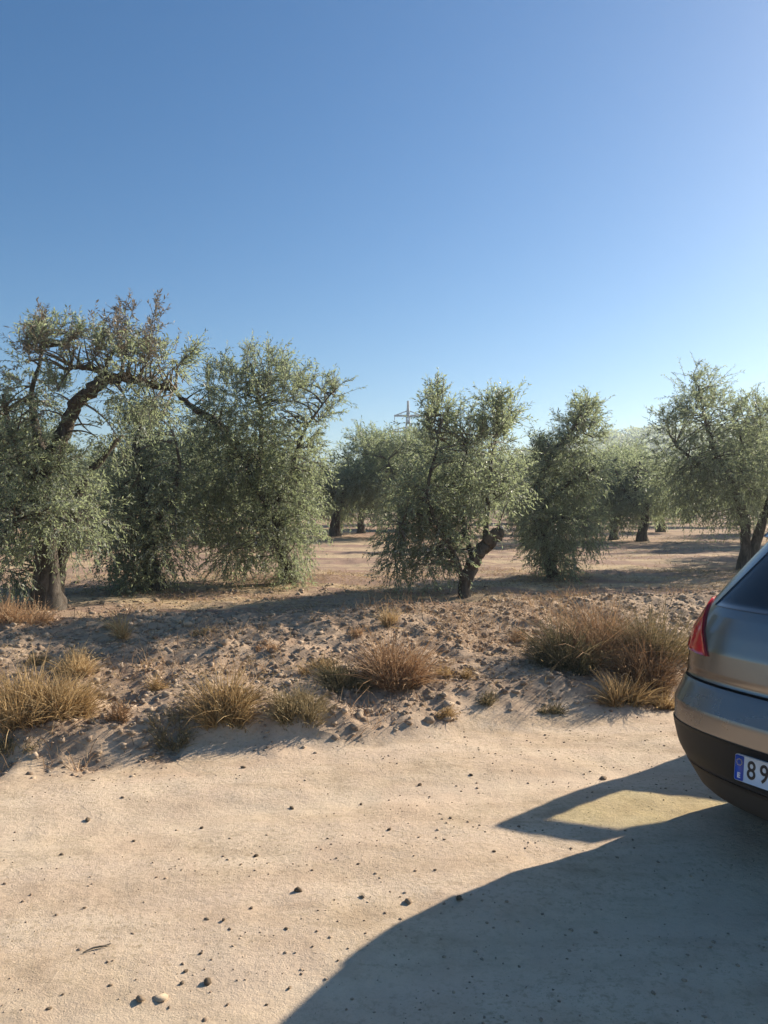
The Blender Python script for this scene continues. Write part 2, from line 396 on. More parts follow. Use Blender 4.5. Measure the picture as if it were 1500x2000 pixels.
def near_tree(label, base_px, limbs, blobs, ups=(), seed=0, dens=1.0, lean_depth=0.0, depth_spread=0.5, faded=None):
    """an olive whose limbs and foliage masses were measured on the photograph; every mass has its own depth"""
    rng = np.random.RandomState(seed)
    g = ground_hit(*base_px); Y0 = g[1]; k = Y0 / FPX
    root = empty('olive_tree', g - np.array([0, 0, 0.03]))
    o3 = g - np.array([0, 0, 0.03])
    allp = []
    for i, lb in enumerate(limbs):
        rows = [np.append(pix(q[0], q[1], Y0 + q[2] * .8), q[3] * .8) for q in lb]
        path = smooth_path(rows, 6)
        path[1:, :3] += rng.normal(size=(len(path) - 1, 3)) * path[1:, 3:4] * np.where(np.arange(len(path) - 1) < 9, .05, .20)[:, None]
        if i == 0:   # flare at the foot, rooted in the soil
            path[:4, 3] *= np.array([1.35, 1.2, 1.1, 1.04]); path[0, 2] -= 0.10; path[0, :2] = path[1, :2]
        V, F = tube(path, 16 if i == 0 else 8, 0.17 if i == 0 else 0.22, rng)
        a = Acc(); a.add(V - o3, F)
        obj('trunk' if i == 0 else 'limb', a.mesh('trunk' if i == 0 else 'limb', M['bark'], True), root)
        allp.append(path[(4 if i == 0 else 1):])
    nodes = np.concatenate(allp)[:, :3]
    al, at_, ab, ad = Acc(), Acc(), Acc(), Acc()
    for bl in blobs:
        px, py, rx, ry = bl[:4]; de = bl[4] if len(bl) > 4 else 1.0; lift = bl[5] if len(bl) > 5 else 0.0
        dry = bl[6] if len(bl) > 6 else 0.0
        for side in (-1, 1):
            dy = side * rng.uniform(0.25, 1.0) * depth_spread + lean_depth
            c = pix(px, py, Y0 + dy); ra = np.array([rx * k, (rx + ry) * 0.55 * k + 0.08, ry * k])
            if side > 0: ra = ra * 0.92
            area = (ra[0] * ra[1] * ra[2]) ** (2 / 3.0)
            n = int((720 if lift <= 0.05 else 430) * area * de * dens) + 6
            u = unit(rng.normal(size=(n, 3))); rad = rng.rand(n, 1) ** 0.45 * np.where(rng.rand(n, 1) < (.34 if lift > .05 else .20), rng.uniform(1.0, 1.3 if lift > .05 else 1.35, (n, 1)), 1.0)
            off = u * rad * ra
            P = c + off
            D = unit(u * 0.75 + rng.normal(size=(n, 3)) * 0.5 + np.array([0, 0, lift if lift > 0 else lift * .55]))
            Ls = rng.uniform(0.11, 0.34 if lift <= .05 else .44, n)
            isd = rng.rand(n) < dry * .6
            for sel, acc in ((~isd, al), (isd, ad)):
                shoots(acc, at_, P[sel], D[sel], Ls[sel], rng, droop=0.28 if lift <= 0 else 0.06)
            # branchlets carrying the mass
            for q in range(4 + int(10 * area)):
                e = c + unit(rng.normal(size=3)) * ra * rng.uniform(0.2, 0.85)
                j = np.argmin(((nodes - e) ** 2).sum(1) + rng.rand(len(nodes)) * 0.25)
                V, F = tube(bez(nodes[j], e, rng), 5); ab.add(V, F, rng.rand())
    for (x0, y0, x1, y1) in ups:            # upright water shoots breaking the outline
        for q in range(3):
            dy = rng.uniform(-0.35, 0.35)
            a = pix(x0 + rng.uniform(-8, 8), y0 + 25, Y0 + dy); b = pix(x1 + rng.uniform(-9, 9), y1 + rng.uniform(-4, 22) + q * 9, Y0 + dy + rng.uniform(-0.15, 0.15))
            pth = bez(a, b, rng, 0, 0.006, 0.002, 9); V, F = tube(pth, 4); ab.add(V, F, 0.5)
            j = np.argmin(((nodes - a) ** 2).sum(1)); V, F = tube(bez(nodes[j], a, rng, 0, 0.012, 0.006), 5); ab.add(V, F, 0.4)
            ts = rng.rand(16); pp = np.stack([np.interp(ts, np.linspace(0, 1, 9), pth[:, i]) for i in range(3)], 1)
            D = unit(unit(b - a) * 0.9 + rng.normal(size=(16, 3)) * 0.6)
            shoots(ad if (faded and x0 < faded) else al, at_, pp, D, rng.uniform(0.07, 0.2, 16), rng, k=9, droop=0.05)
    tops = [b for b in blobs if len(b) > 5 and b[5] > 0]
    for q in range(44 if tops else 0):
        b = tops[rng.randint(len(tops))]; dy = rng.uniform(-.5, .5); an = rng.uniform(-1.1, 1.1)
        a0 = pix(b[0] + rng.uniform(-.6, .6) * b[2], b[1] - .5 * b[3], Y0 + dy); ln = rng.uniform(14, 44) * k
        e = a0 + np.array([math.sin(an) * ln * .9, rng.uniform(-.1, .1), math.cos(an) * ln]) + np.array([0, 0, .3 * b[3] * k])
        pth = bez(a0, e, rng, 0, .005, .0015, 7); ab.add(*tube(pth, 4), .5)
        ts = rng.rand(9); pp = np.stack([np.interp(ts, np.linspace(0, 1, 7), pth[:, i]) for i in range(3)], 1)
        shoots(al, at_, pp, unit(unit(e - a0) + rng.normal(size=(9, 3)) * .55), rng.uniform(.06, .16, 9), rng, k=8, droop=.05)
    def fin(acc, nm, mat):
        if acc.n:
            for V in acc.V: V -= o3
            obj(nm, acc.mesh(nm, mat), root)
    fin(ab, 'branches', M['twig']); fin(at_, 'twigs', M['twig']); fin(al, 'crown', M['leaf']); fin(ad, 'faded_foliage', M['leaf_dry'])
    tag(root, label, 'olive tree', 'olive trees of the front row')
    return root

# ------------------------------------------------------------------ the front row of olives
near_tree('tall gnarled olive at the left edge, arching bare limb and faded pinkish top', (96, 1188),
    [[(96, 1190, 0, .17), (90, 1090, 0, .13), (82, 985, .08, .11), (95, 905, .1, .10), (122, 848, .05, .095), (150, 788, 0, .09), (184, 755, 0, .08), (224, 738, .1, .068), (268, 744, .2, .055), (312, 756, .3, .04), (345, 762, .3, .02)],
     [(106, 1228, .15, .09), (110, 1170, .2, .10), (114, 1120, .25, .10), (140, 1030, .35, .08), (160, 950, .4, .06), (205, 890, .45, .04), (240, 850, .5, .02)],
     [(222, 738, .1, .05), (185, 722, .0, .038), (150, 717, -.1, .03), (128, 722, -.15, .02)],
     [(84, 985, .05, .07), (45, 905, -.15, .055), (18, 835, -.25, .04), (5, 770, -.3, .02)],
     [(90, 930, .1, .06), (74, 850, .2, .05), (62, 770, .3, .035), (82, 690, .3, .02), (78, 640, .3, .01)],
     [(200, 745, 0, .03), (215, 700, .1, .02), (245, 650, .1, .012)],
     [(82, 1000, 0, .06), (40, 1010, -.3, .045), (5, 1050, -.5, .03)]],
    [(70, 700, 42, 50, .55, .5, .5), (110, 670, 45, 28, .5, .3, .8), (160, 668, 40, 25, .5, .2, .7), (30, 790, 60, 65, .9, 0, .15), (100, 790, 40, 50, .5, .2, .2),
     (25, 900, 70, 75, 1.1, 0), (40, 1000, 75, 70, 1.15, -.2), (15, 1100, 45, 60, 1.2, -.4), (130, 930, 55, 60, .9, -.2), (120, 1010, 60, 55, 1., -.2),
     (170, 1010, 50, 55, 1., -.3), (200, 700, 45, 30, .5, .3, .5), (262, 715, 60, 35, .9, .3, .35), (320, 715, 55, 32, .8, .3, .2), (250, 775, 40, 30, .7, 0), (305, 790, 40, 30, .9, -.2),
     (-40, 850, 60, 110, .9, 0), (-50, 1000, 60, 110, .9, -.2), (215, 850, 35, 35, .6, -.2), (75, 870, 50, 40, .8, 0)],
    ups=[(245, 680, 255, 582), (240, 670, 228, 590), (280, 690, 308, 580), (278, 690, 290, 620), (75, 660, 82, 604), (62, 680, 50, 640), (340, 700, 385, 665), (190, 670, 195, 655), (120, 650, 150, 640)],
    seed=3, faded=330)
near_tree('low olive with foliage hanging to the ground beside the gnarled left tree', (304, 1152),
    [[(308, 1156, 0, .15), (296, 1110, 0, .12), (284, 1040, .05, .10), (280, 965, .1, .08), (265, 890, .1, .06), (275, 830, .1, .03)],
     [(284, 1045, 0, .06), (330, 980, -.1, .045), (350, 910, -.2, .03), (340, 850, -.2, .015)],
     [(290, 1080, 0, .05), (255, 1020, -.2, .04), (235, 960, -.3, .02)]],
    [(275, 855, 60, 50, 1.0, .2), (235, 920, 45, 55, 1., 0), (300, 920, 70, 60, 1., 0), (270, 1000, 75, 65, 1.1, -.2), (245, 1080, 50, 55, 1.2, -.5), (255, 1140, 48, 32, 1.2, -.7),
     (330, 1000, 60, 70, 1., -.2), (320, 1075, 50, 45, 1., -.5), (225, 1010, 40, 55, .9, -.3), (285, 1120, 35, 30, 1., -.6)],
    seed=5, depth_spread=0.5)
near_tree('broad dense olive left of the gap, leafy branch reaching out to the right', (562, 1136),
    [[(566, 1138, 0, .15), (554, 1085, 0, .12), (532, 1010, .05, .10), (500, 940, .1, .085), (470, 880, .1, .07), (430, 830, .1, .06), (385, 802, .0, .055), (362, 782, -.05, .045), (345, 770, -.1, .03)],
     [(500, 940, 0, .06), (510, 860, .1, .045), (505, 780, .1, .03), (490, 710, .1, .015)],
     [(530, 1005, 0, .05), (565, 930, -.2, .04), (590, 850, -.3, .025), (630, 790, -.3, .012), (655, 760, -.3, .006)],
     [(540, 1040, 0, .05), (480, 1020, .3, .035), (430, 1030, .4, .02)]],
    [(480, 790, 75, 60, 1.1, .2), (420, 830, 60, 50, 1.2, 0), (430, 910, 70, 70, 1.25, -.1), (540, 800, 60, 60, 1., .3), (500, 880, 75, 70, 1.2, 0), (575, 880, 50, 65, 1., 0), (560, 970, 70, 70, 1.1, -.1),
     (480, 990, 80, 70, 1.1, -.2), (590, 1010, 40, 50, .9, -.3), (560, 1070, 45, 50, 1., -.5), (455, 1075, 50, 50, 1., -.5), (400, 990, 50, 80, 1., -.2), (525, 735, 45, 35, .8, .5), (440, 755, 45, 35, .7, .4),
     (570, 1120, 30, 30, 1.1, -.8), (610, 920, 25, 50, .7, -.1), (590, 780, 30, 30, .5, .4), (640, 775, 24, 16, .7, .2), (500, 1060, 45, 40, .8, -.4)],
    ups=[(484, 730, 486, 650), (525, 730, 532, 675), (550, 740, 560, 690), (570, 760, 600, 700), (620, 795, 662, 728), (625, 800, 668, 775), (410, 760, 408, 700), (600, 850, 622, 835)],
    seed=8)
mid_tree = near_tree('olive in the middle whose thick dark trunk leans right to a pale sawn stub', (907, 1166),
    [[(907, 1170, 0, .085), (909, 1138, 0, .085), (922, 1102, 0, .105), (945, 1070, 0, .10), (968, 1043, 0, .09), (977, 1033, 0, .085)],
     [(906, 1140, -.02, .04), (886, 1082, -.1, .036), (852, 1022, -.2, .032), (835, 960, -.25, .026), (852, 880, -.25, .018), (862, 810, -.25, .008)],
     [(948, 1066, .05, .045), (952, 985, .2, .036), (962, 890, .3, .026), (976, 815, .3, .01)],
     [(925, 1100, .0, .035), (905, 1020, .2, .03), (900, 940, .3, .022), (915, 870, .3, .01)],
     [(852, 1022, -.2, .02), (800, 1000, -.2, .018), (780, 1040, -.2, .009)]],
    [(858, 808, 26, 34, .9, .5), (855, 890, 44, 52, 1., .1), (812, 965, 42, 42, 1., -.1), (850, 980, 60, 60, 1., 0), (785, 1030, 40, 45, 1.1, -.4), (772, 1090, 26, 28, 1., -.7), (850, 1060, 50, 38, .9, -.4),
     (915, 880, 52, 60, 1., .1), (975, 812, 36, 28, .9, .5), (968, 880, 38, 48, 1., .1), (930, 960, 52, 52, .9, -.1), (985, 945, 34, 40, .9, -.1), (830, 1100, 36, 18, .8, -.5), (878, 1085, 26, 22, .7, -.4), (905, 1030, 40, 35, .7, -.3)],
    ups=[(850, 800, 862, 764), (842, 820, 834, 790), (875, 820, 885, 782), (972, 810, 965, 778), (985, 810, 1003, 785), (945, 830, 938, 800)],
    seed=13, lean_depth=0.1, dens=1.35)
# the pale sawn face of the stub
g = ground_hit(907, 1166) - np.array([0, 0, .03]); p = pix(979, 1031, g[1]) - g; ax = unit(pix(977, 1033, g[1]) - pix(960, 1053, g[1]))
V, F = tube(np.array([[*(p - ax * .012), .066], [*(p + ax * .010), .062]]), 14); a = Acc(); a.add(V, F); obj('sawn_face', a.mesh('sawn_face', M['cutwood']), mid_tree)
near_tree('smaller olive just right of the sawn stub, foliage hanging to the ground', (1080, 1128),
    [[(1080, 1132, .1, .10), (1068, 1075, .1, .09), (1048, 1010, .1, .075), (1050, 955, .05, .065), (1078, 893, 0, .055), (1108, 850, 0, .035), (1130, 815, 0, .012)],
     [(1050, 1000, .1, .05), (1090, 960, -.1, .04), (1130, 930, -.2, .025), (1160, 920, -.2, .012)],
     [(1055, 1030, .1, .04), (1100, 1010, -.2, .03), (1140, 1020, -.3, .015)]],
    [(1130, 858, 38, 36, .9, .3), (1143, 822, 26, 20, .8, .5), (1060, 905, 28, 34, .7, .2), (1100, 935, 55, 55, 1., 0), (1085, 1020, 62, 60, 1.1, -.3), (1092, 1098, 34, 38, 1.1, -.8), (1140, 1025, 42, 50, 1., -.4), (1150, 930, 32, 45, .9, -.1), (1035, 1000, 30, 40, .8, -.4), (1050, 945, 32, 40, .9, 0), (1060, 1060, 34, 40, .9, -.4), (1100, 880, 40, 36, .8, 0)],
    ups=[(1140, 820, 1130, 797), (1155, 830, 1172, 815), (1060, 890, 1062, 852), (1110, 840, 1100, 812)], seed=14, dens=1.4)
near_tree('hazy olive with twin leaning trunks at the right edge behind the car', (1452, 1112),
    [[(1452, 1116, 0, .12), (1456, 1060, 0, .10), (1452, 1000, .1, .085), (1430, 940, .1, .07), (1395, 880, .1, .05), (1375, 810, .1, .03), (1365, 755, .1, .012)],
     [(1458, 1108, .1, .10), (1482, 1040, .1, .09), (1505, 970, .1, .07), (1530, 900, .1, .05), (1520, 840, .1, .02)],
     [(1430, 940, .1, .05), (1370, 910, -.2, .04), (1320, 870, -.3, .02)],
     [(1440, 960, .1, .05), (1450, 890, .3, .035), (1440, 820, .4, .015)]],
    [(1370, 765, 40, 34, .9, .5), (1375, 820, 70, 45, 1., .2), (1320, 840, 45, 30, .9, .3), (1435, 825, 50, 40, .9, .3), (1360, 890, 80, 45, 1., 0), (1440, 900, 75, 55, 1., 0), (1330, 940, 55, 45, .9, -.2), (1400, 960, 70, 45, .9, -.2),
     (1480, 950, 60, 50, .9, -.2), (1500, 860, 60, 60, 1., .2), (1570, 900, 70, 90, .9, 0), (1560, 990, 60, 50, .9, -.3), (1350, 990, 35, 25, .8, -.5), (1490, 820, 35, 30, .8, .4), (1420, 1005, 40, 20, .7, -.4)],
    ups=[(1360, 760, 1358, 722), (1385, 770, 1400, 738), (1430, 800, 1450, 770), (1310, 830, 1300, 790), (1485, 810, 1488, 790), (1345, 790, 1330, 760)],
    seed=21, depth_spread=0.75)

# ------------------------------------------------------------------ olives further back: three built trees, copied with their parts
def grove_tree(seed, h=3.8, wdt=3.6, nsh=1000, lean=0.2, leaf=(0.08, 0.125)):
    rng = np.random.RandomState(seed); root = empty('olive_tree')
    top = np.array([lean, 0, h * 0.30])
    tr = smooth_path([(0, 0, -0.08, .26), (0.03, 0, .3, .19), (lean * .5, 0.03, h * .17, .17), (*top, .15)], 4)
    a = Acc(); a.add(*tube(tr, 10, 0.18, rng)); obj('trunk', a.mesh('trunk', M['bark'], True), root)
    nodes = []
    for q in range(4):
        an = q * 1.57 + rng.rand() * 0.9
        e = np.array([math.cos(an) * wdt * .3, math.sin(an) * wdt * .3, h * rng.uniform(.62, .82)])
        lb = smooth_path([(*(top - [0, 0, .1]), .10), (*(top * .5 + e * .5 + rng.normal(size=3) * .12), .07), (*e, .02)], 5)
        a = Acc(); a.add(*tube(lb, 7, .1, rng)); obj('limb', a.mesh('limb', M['bark'], True), root); nodes.append(lb[2:, :3])
    nodes = np.concatenate(nodes); al, at_, ab = Acc(), Acc(), Acc()
    nb = 22
    for q in range(nb):
        an = rng.rand() * 6.28; rr = math.sqrt(rng.rand()) * wdt * .40; zz = h * (.20 + .66 * rng.rand() ** .95)
        rr *= math.sqrt(max(0.15, 1 - ((zz / h - .52) / .48) ** 2)) * 1.12
        c = np.array([math.cos(an) * rr, math.sin(an) * rr, zz]); ra = np.array([1, 1, .85]) * rng.uniform(.40, .68) * wdt / 3.6
        n = int(nsh / nb * (ra[0] / .54) ** 2); u = unit(rng.normal(size=(n, 3))); P = c + u * rng.rand(n, 1) ** .42 * ra
        lift = 0.5 if zz > h * .7 else -0.15
        shoots(al, at_, P, unit(u * .7 + rng.normal(size=(n, 3)) * .5 + np.array([0, 0, lift])), rng.uniform(.2, .5, n), rng, k=12, leaf=leaf, droop=0.22 if lift < 0 else .05, twig_r=.004)
        for s in range(4):
            e = c + unit(rng.normal(size=3)) * ra * .6; j = np.argmin(((nodes - e) ** 2).sum(1)); ab.add(*tube(bez(nodes[j], e, rng, 0, .022, .006), 5), .4)
    obj('branches', ab.mesh('branches', M['twig']), root); obj('twigs', at_.mesh('twigs', M['twig']), root); obj('crown', al.mesh('crown', M['leaf']), root)
    return root
protos = [grove_tree(40, 3.8, 3.9, 1700, .25), grove_tree(41, 4.0, 4.2, 1900, .05), grove_tree(42, 3.6, 3.7, 1600, -.2)]
used = set()
def copy_tree(root):
    c = root.copy(); col.objects.link(c)
    for ch in root.children:
        d = ch.copy(); col.objects.link(d); d.parent = c
    return c
def plant(kind, px, py, top, rz, label, dist=None):
    """stand a copy where pixel (px, py) meets the field, tall enough to reach row `top`"""
    if dist is None: g = ground_hit(px, py, True)
    else:
        x = (px - CX) / FPX * dist; g = np.array([x, dist, float(H0(x, dist))])
    h = CAM_Z + (CY - top) / FPX * g[1] - g[2]
    o = protos[kind] if kind not in used else copy_tree(protos[kind])
    used.add(kind)
    s = h / (3.8, 4.0, 3.6)[kind] * 0.96
    o.location = (g[0], g[1], float(H(g[0], g[1]))); o.rotation_euler = (0, 0, rz); o.scale = (s, s, s)
    tag(o, label, 'olive tree', 'olive trees standing further back in the grove')
far_same = 'small far olive in the back rows of the grove, mostly hidden'
plant(0, 1198, 1054, 872, 0.2, 'olive with dark leaning trunk between the middle tree and the right tree')
plant(1, 705, 1042, 884, 1.0, 'small far olive with short dark trunk seen through the central gap')
plant(2, 655, 1050, 856, 2.0, 'pale green olive behind the broad dense tree, left of the gap')
plant(0, 792, 1034, 862, 3.5, 'far dark olive below the power pylon')
plant(1, 1075, 1044, 880, 4.2, 'olive behind the hanging right side of the middle tree')
plant(2, 1290, 1040, 880, 5.1, 'olive in the haze just left of the twin-trunked right tree')
plant(1, 1560, 1060, 790, 2.2, 'olive at the right edge standing behind the twin-trunked tree')
plant(0, 1030, 1068, 868, 2.6, 'olive filling the gap between the middle tree and its smaller neighbour')
plant(2, 1255, 1058, 862, 4.0, 'olive right of the leaning-trunk one, below the hill')
plant(1, 1700, 1085, 780, 1.2, 'olive outside the right edge whose shade crosses the field')
plant(2, 150, 1075, 850, .7, 'olive showing through the limbs of the gnarled left tree')
plant(0, 400, 1062, 850, 1.9, 'olive hidden behind the broad dense left tree')
plant(1, -40, 1062, 810, 2.9, 'olive behind the left edge of the gnarled tree')
rng = np.random.RandomState(12)
MARKS = [(120, 'the gnarled left tree'), (300, 'the low hanging olive'), (520, 'the broad dense olive'), (670, 'the pale green olive by the gap'), (760, 'the small tree in the central gap'), (860, 'the left half of the middle olive'),
         (980, 'the right half of the middle olive'), (1110, 'the hanging side of the middle olive'), (1230, 'the leaning-trunk olive'), (1370, 'the left part of the right-hand olive'), (9999, 'the right-hand twin-trunked olive')]
RANK = ['nearest', 'second', 'third', 'fourth', 'fifth', 'sixth', 'seventh', 'eighth', 'ninth', 'tenth', 'eleventh', 'twelfth', 'thirteenth', 'fourteenth', 'last']
spots = []
for row, d in enumerate((23, 29.5, 36, 42.5, 49, 56, 63, 71, 80)):
    step = 6.6; off = rng.rand() * step
    for q in range(-9, 10):
        x = q * step + off + rng.uniform(-.7, .7); dd = d + .33 * x + rng.uniform(-.8, .8); pxx = CX + FPX * x / dd
        if dd < 21 or pxx < -80 or pxx > 1760: continue
        if pxx > 1600 and dd > 30: continue
        if abs(pxx - 700) < 42 and dd < 60: continue                # the open lane seen through the central gap
        if dd < 29 and (640 < pxx < 780 or 1140 < pxx < 1260): continue
        spots.append((dd, pxx, rng.uniform(3.1, 4.2), rng.rand() * 6.28, int(rng.randint(3))))
spots.sort(); seen = {}
for dd, pxx, hh, rz, kd in spots:
    mk = next(m for lim, m in MARKS if pxx < lim); seen[mk] = seen.get(mk, 0) + 1
    x = (pxx - CX) / FPX * dd; top = CY - (float(H0(x, dd)) + hh - CAM_Z) * FPX / dd
    plant(kd, pxx, 0, top, rz, '%s far olive of those in the rows behind %s' % (RANK[min(seen[mk], 15) - 1], mk), dd)

# ------------------------------------------------------------------ the wooded hill far to the right: reads as one mass
rng = np.random.RandomState(77); ac = Acc()
n = 2600; X = rng.uniform(-200, 420, n); Yv = 88 + 250 * rng.rand(n) ** .8
X = np.append(X, rng.uniform(30, 300, 1500)); Yv = np.append(Yv, rng.uniform(190, 320, 1500))
keep = (X / Yv < 0.75) & (X / Yv > -0.65); X, Yv = X[keep], Yv[keep]
for x, y in zip(X, Yv):
    m = 42; r = rng.uniform(1.9, 3.0); u = unit(rng.normal(size=(m, 3))); P = u * rng.rand(m, 1) ** .35 * np.array([r, r, r * .8]) + np.array([x, y, float(H0(x, y)) + r * .8])
    V, F = leaves_on(P, unit(u + rng.normal(size=(m, 3)) * .7), rng.uniform(.8, 1.5, m), rng.uniform(.45, .9, m), rng); ac.add(V, F, np.repeat(rng.rand(m) * .8, 4))
tag(obj('far_olive_grove', ac.mesh('far_olive_grove', M['leaf'])), 'distant olive groves covering the hazy hill and plain', 'grove', kind='stuff')

# ------------------------------------------------------------------ pylon
def pylon(px, d, top):
    x = (px - CX) / FPX * d; zb = float(H0(x, d)); h = CAM_Z + (CY - top) / FPX * d - zb
    root = empty('power_pylon', (x, d, zb))
    def bar(a, b, r=0.13): return tube(np.array([[*a, r], [*b, r]], float), 4)
    hw = lambda z: 2.6 * (1 - z / (h * .74)) + .55 if z < h * .74 else max(.55 * (1 - (z - h * .74) / (h * .26)), .06)
    lv = np.linspace(0, 1, 15) ** .85 * h
    for sx, sy in ((1, 1), (1, -1), (-1, 1), (-1, -1)):
        a = Acc()
        for z0, z1 in zip(lv[:-1], lv[1:]): a.add(*bar((sx * hw(z0), sy * hw(z0), z0), (sx * hw(z1), sy * hw(z1), z1), .28))
        obj('leg', a.mesh('leg', M['steel']), root)
    a = Acc()
    for i, (z0, z1) in enumerate(zip(lv[:-1], lv[1:])):
        p, q = hw(z0), hw(z1)
        for s in (1, -1):
            a.add(*bar((-p, s * p, z0), (q, s * q, z1), .16)); a.add(*bar((p, s * p, z0), (-q, s * q, z1), .16))
            a.add(*bar((s * p, -p, z0), (s * q, q, z1), .16)); a.add(*bar((s * p, p, z0), (s * q, -q, z1), .16))
    obj('lattice', a.mesh('lattice', M['steel']), root)
    for zz, half in ((CY - 812, 4.4), (CY - 843, 6.6)):
        z = CAM_Z + zz / FPX * d - zb; a = Acc(); a.add(*bar((-half, 0, z), (half, 0, z), .32))
        for s in (1, -1): a.add(*bar((s * half, 0, z), (s * .4, 0, z + 1.5), .16)); a.add(*bar((s * half * .5, 0, z), (s * half * .5, 0, z + .72), .08))
        arm = obj('crossarm', a.mesh('crossarm', M['steel']), root)
        for s in (1, -1):
            b = Acc(); b.add(*bar((s * half * .97, 0, z), (s * half * .97, 0, z - 1.5), .10)); obj('insulator', b.mesh('insulator', M['steel']), arm)
    tag(root, 'distant grey lattice power pylon rising above the trees', 'pylon')
pylon(797, 250, 783)

# ------------------------------------------------------------------ the car
CAR_PSI = R_(62.0); CAR_R = np.array([1.655, 3.175])     # heading clockwise from +Y; middle of the rear bumper
car = empty('parked_car', (CAR_R[0], CAR_R[1], float(H0(*CAR_R)) - 0.005), -CAR_PSI)
tag(car, 'dusty silver-grey hatchback with its rear corner and red tail light in view', 'car')
ZT = np.array([.14, .21, .34, .42, .54, .64, .74, .762, .80, .90, .98, 1.06, 1.10, 1.20, 1.30, 1.40, 1.455, 1.49, 1.512, 1.522])
WT = np.array([.70, .79, .84, .865, .878, .885, .878, .872, .873, .868, .855, .815, .80, .745, .685, .615, .56, .47, .33, .15])
RT = np.array([.30, .14, .07, .03, .0, .004, .062, .082, .080, .092, .118, .15, .175, .255, .335, .405, .42, .62, .95, 1.3])
FT = np.array([3.75, 4.02, 4.12, 4.18, 4.22, 4.21, 4.15, 4.10, 4.02, 3.55, 3.12, 2.98, 2.92, 2.73, 2.54, 2.33, 2.18, 2.02, 1.85, 1.65])
def tab(T, z): return np.interp(z, ZT, T)
def cR(z): return np.interp(z, [.2, .5, .9, 1.1, 1.45, 1.52], [.36, .38, .46, .45, .36, .2])
def cF(z): return np.interp(z, [.2, .6, .85, 1.0, 1.45, 1.52], [.7, .8, .75, .6, .5, .2])
def rear_pt(r, z):
    """surface of the tail at lateral fraction r (-1 left .. 1 right) and height z"""
    r = np.asarray(r, float); z = np.asarray(z, float); q = np.clip(np.abs(r), 0, 1)
    y = tab(RT, z) + .07 * q * q + cR(z) * (1 - (1 - q ** 3.6) ** (1 / 3.6))
    return np.stack([r * tab(WT, z) * side_taper(y), y, z + 0 * r], -1)
def front_pt(r, z):
    r = np.asarray(r, float); z = np.asarray(z, float); q = np.clip(np.abs(r), 0, 1)
    y = tab(FT, z) - .10 * q * q - cF(z) * (1 - (1 - q ** 3.0) ** (1 / 3.0))
    return np.stack([r * tab(WT, z) * side_taper(y), y, z + 0 * r], -1)
def side_taper(y): return 1 - .055 * np.clip((1.3 - y) / 1.3, 0, 1) ** 1.6 - .06 * np.clip((y - 2.8) / 1.4, 0, 1) ** 1.6
def side_pt(y, z, s):
    y = np.asarray(y, float); z = np.asarray(z, float)
    return np.stack([s * tab(WT, z) * side_taper(y), y, z + 0 * y], -1)
qs = 1 - (1 - np.linspace(0, 1, 26)) ** 1.9
ZL = np.unique(np.concatenate([ZT, np.linspace(.14, 1.45, 48), np.linspace(1.455, 1.522, 9)]))
rings = []
for z in ZL:
    zz = lambda a: np.full(len(a), z)
    rl = -qs[::-1]; rear = np.concatenate([rear_pt(rl, zz(rl)), rear_pt(qs[1:], zz(qs[1:]))])      # left to right over the tail
    fr = np.concatenate([front_pt(qs[::-1], zz(qs)), front_pt(-qs[1:], zz(qs[1:]))])               # right to left over the nose
    ya, yb = rear[-1, 1], fr[0, 1]; ys = np.linspace(ya, yb, 66)[1:-1] if yb > ya + .05 else np.linspace(ya, max(yb, ya + .01), 66)[1:-1]
    rings.append(np.concatenate([rear, side_pt(ys, zz(ys), 1), fr, side_pt(ys[::-1], zz(ys), -1)]))
RG = np.array(rings)
# wheel housings pressed into the flanks
for yw in (.80, 3.42):
    dd = np.hypot(RG[..., 1] - yw, RG[..., 2] - .31); ins = (dd < .365) & (np.abs(RG[..., 0]) > .5)
    RG[..., 0] = np.where(ins, np.sign(RG[..., 0]) * .56, RG[..., 0])
nz, nr = RG.shape[:2]; ii = np.arange(nz * nr).reshape(nz, nr); i2 = np.roll(ii, -1, 1)
Q = np.stack([ii[:-1], i2[:-1], i2[1:], ii[1:]], -1).reshape(-1, 4)
VV = RG.reshape(-1, 3); C = VV[Q].mean(1)
DY0, DY1 = 1.91, 3.02
winA = lambda y, z: y < 3.02 - (z - .95) * 1.55
hole = (C[:, 0] < -.4) & (C[:, 1] > DY0) & (C[:, 1] < DY1) & (C[:, 2] > .33) & (C[:, 2] < 1.42) & (winA(C[:, 1], C[:, 2]) | (C[:, 2] < .95))
ctr = np.array([[0, 1.5, 1.522]]); VV2 = np.vstack([VV, ctr]); top = ii[-1]
T = np.stack([top, np.roll(top, -1), np.full(nr, len(VV))], -1)
Qk = Q[~hole]
obj('body', mesh_np('body', VV2, [Qk, T], M['paint'], None, True), car)
def nrm_patch(fn, U, Vv, off):
    """grid patch lying on the car's surface at a height `off` above it, with a skirt back into it"""
    e = 1e-3; P = fn(U, Vv); du = fn(U + e, Vv) - fn(U - e, Vv); dv = fn(U, Vv + e) - fn(U, Vv - e)
    n = unit(np.cross(du, dv)); cc = np.array([0, 2.0, .8]); sgn = np.sign(((P - cc) * n).sum(-1, keepdims=True)); n = n * np.where(sgn == 0, 1, sgn)
    return P + n * off, P - n * .012
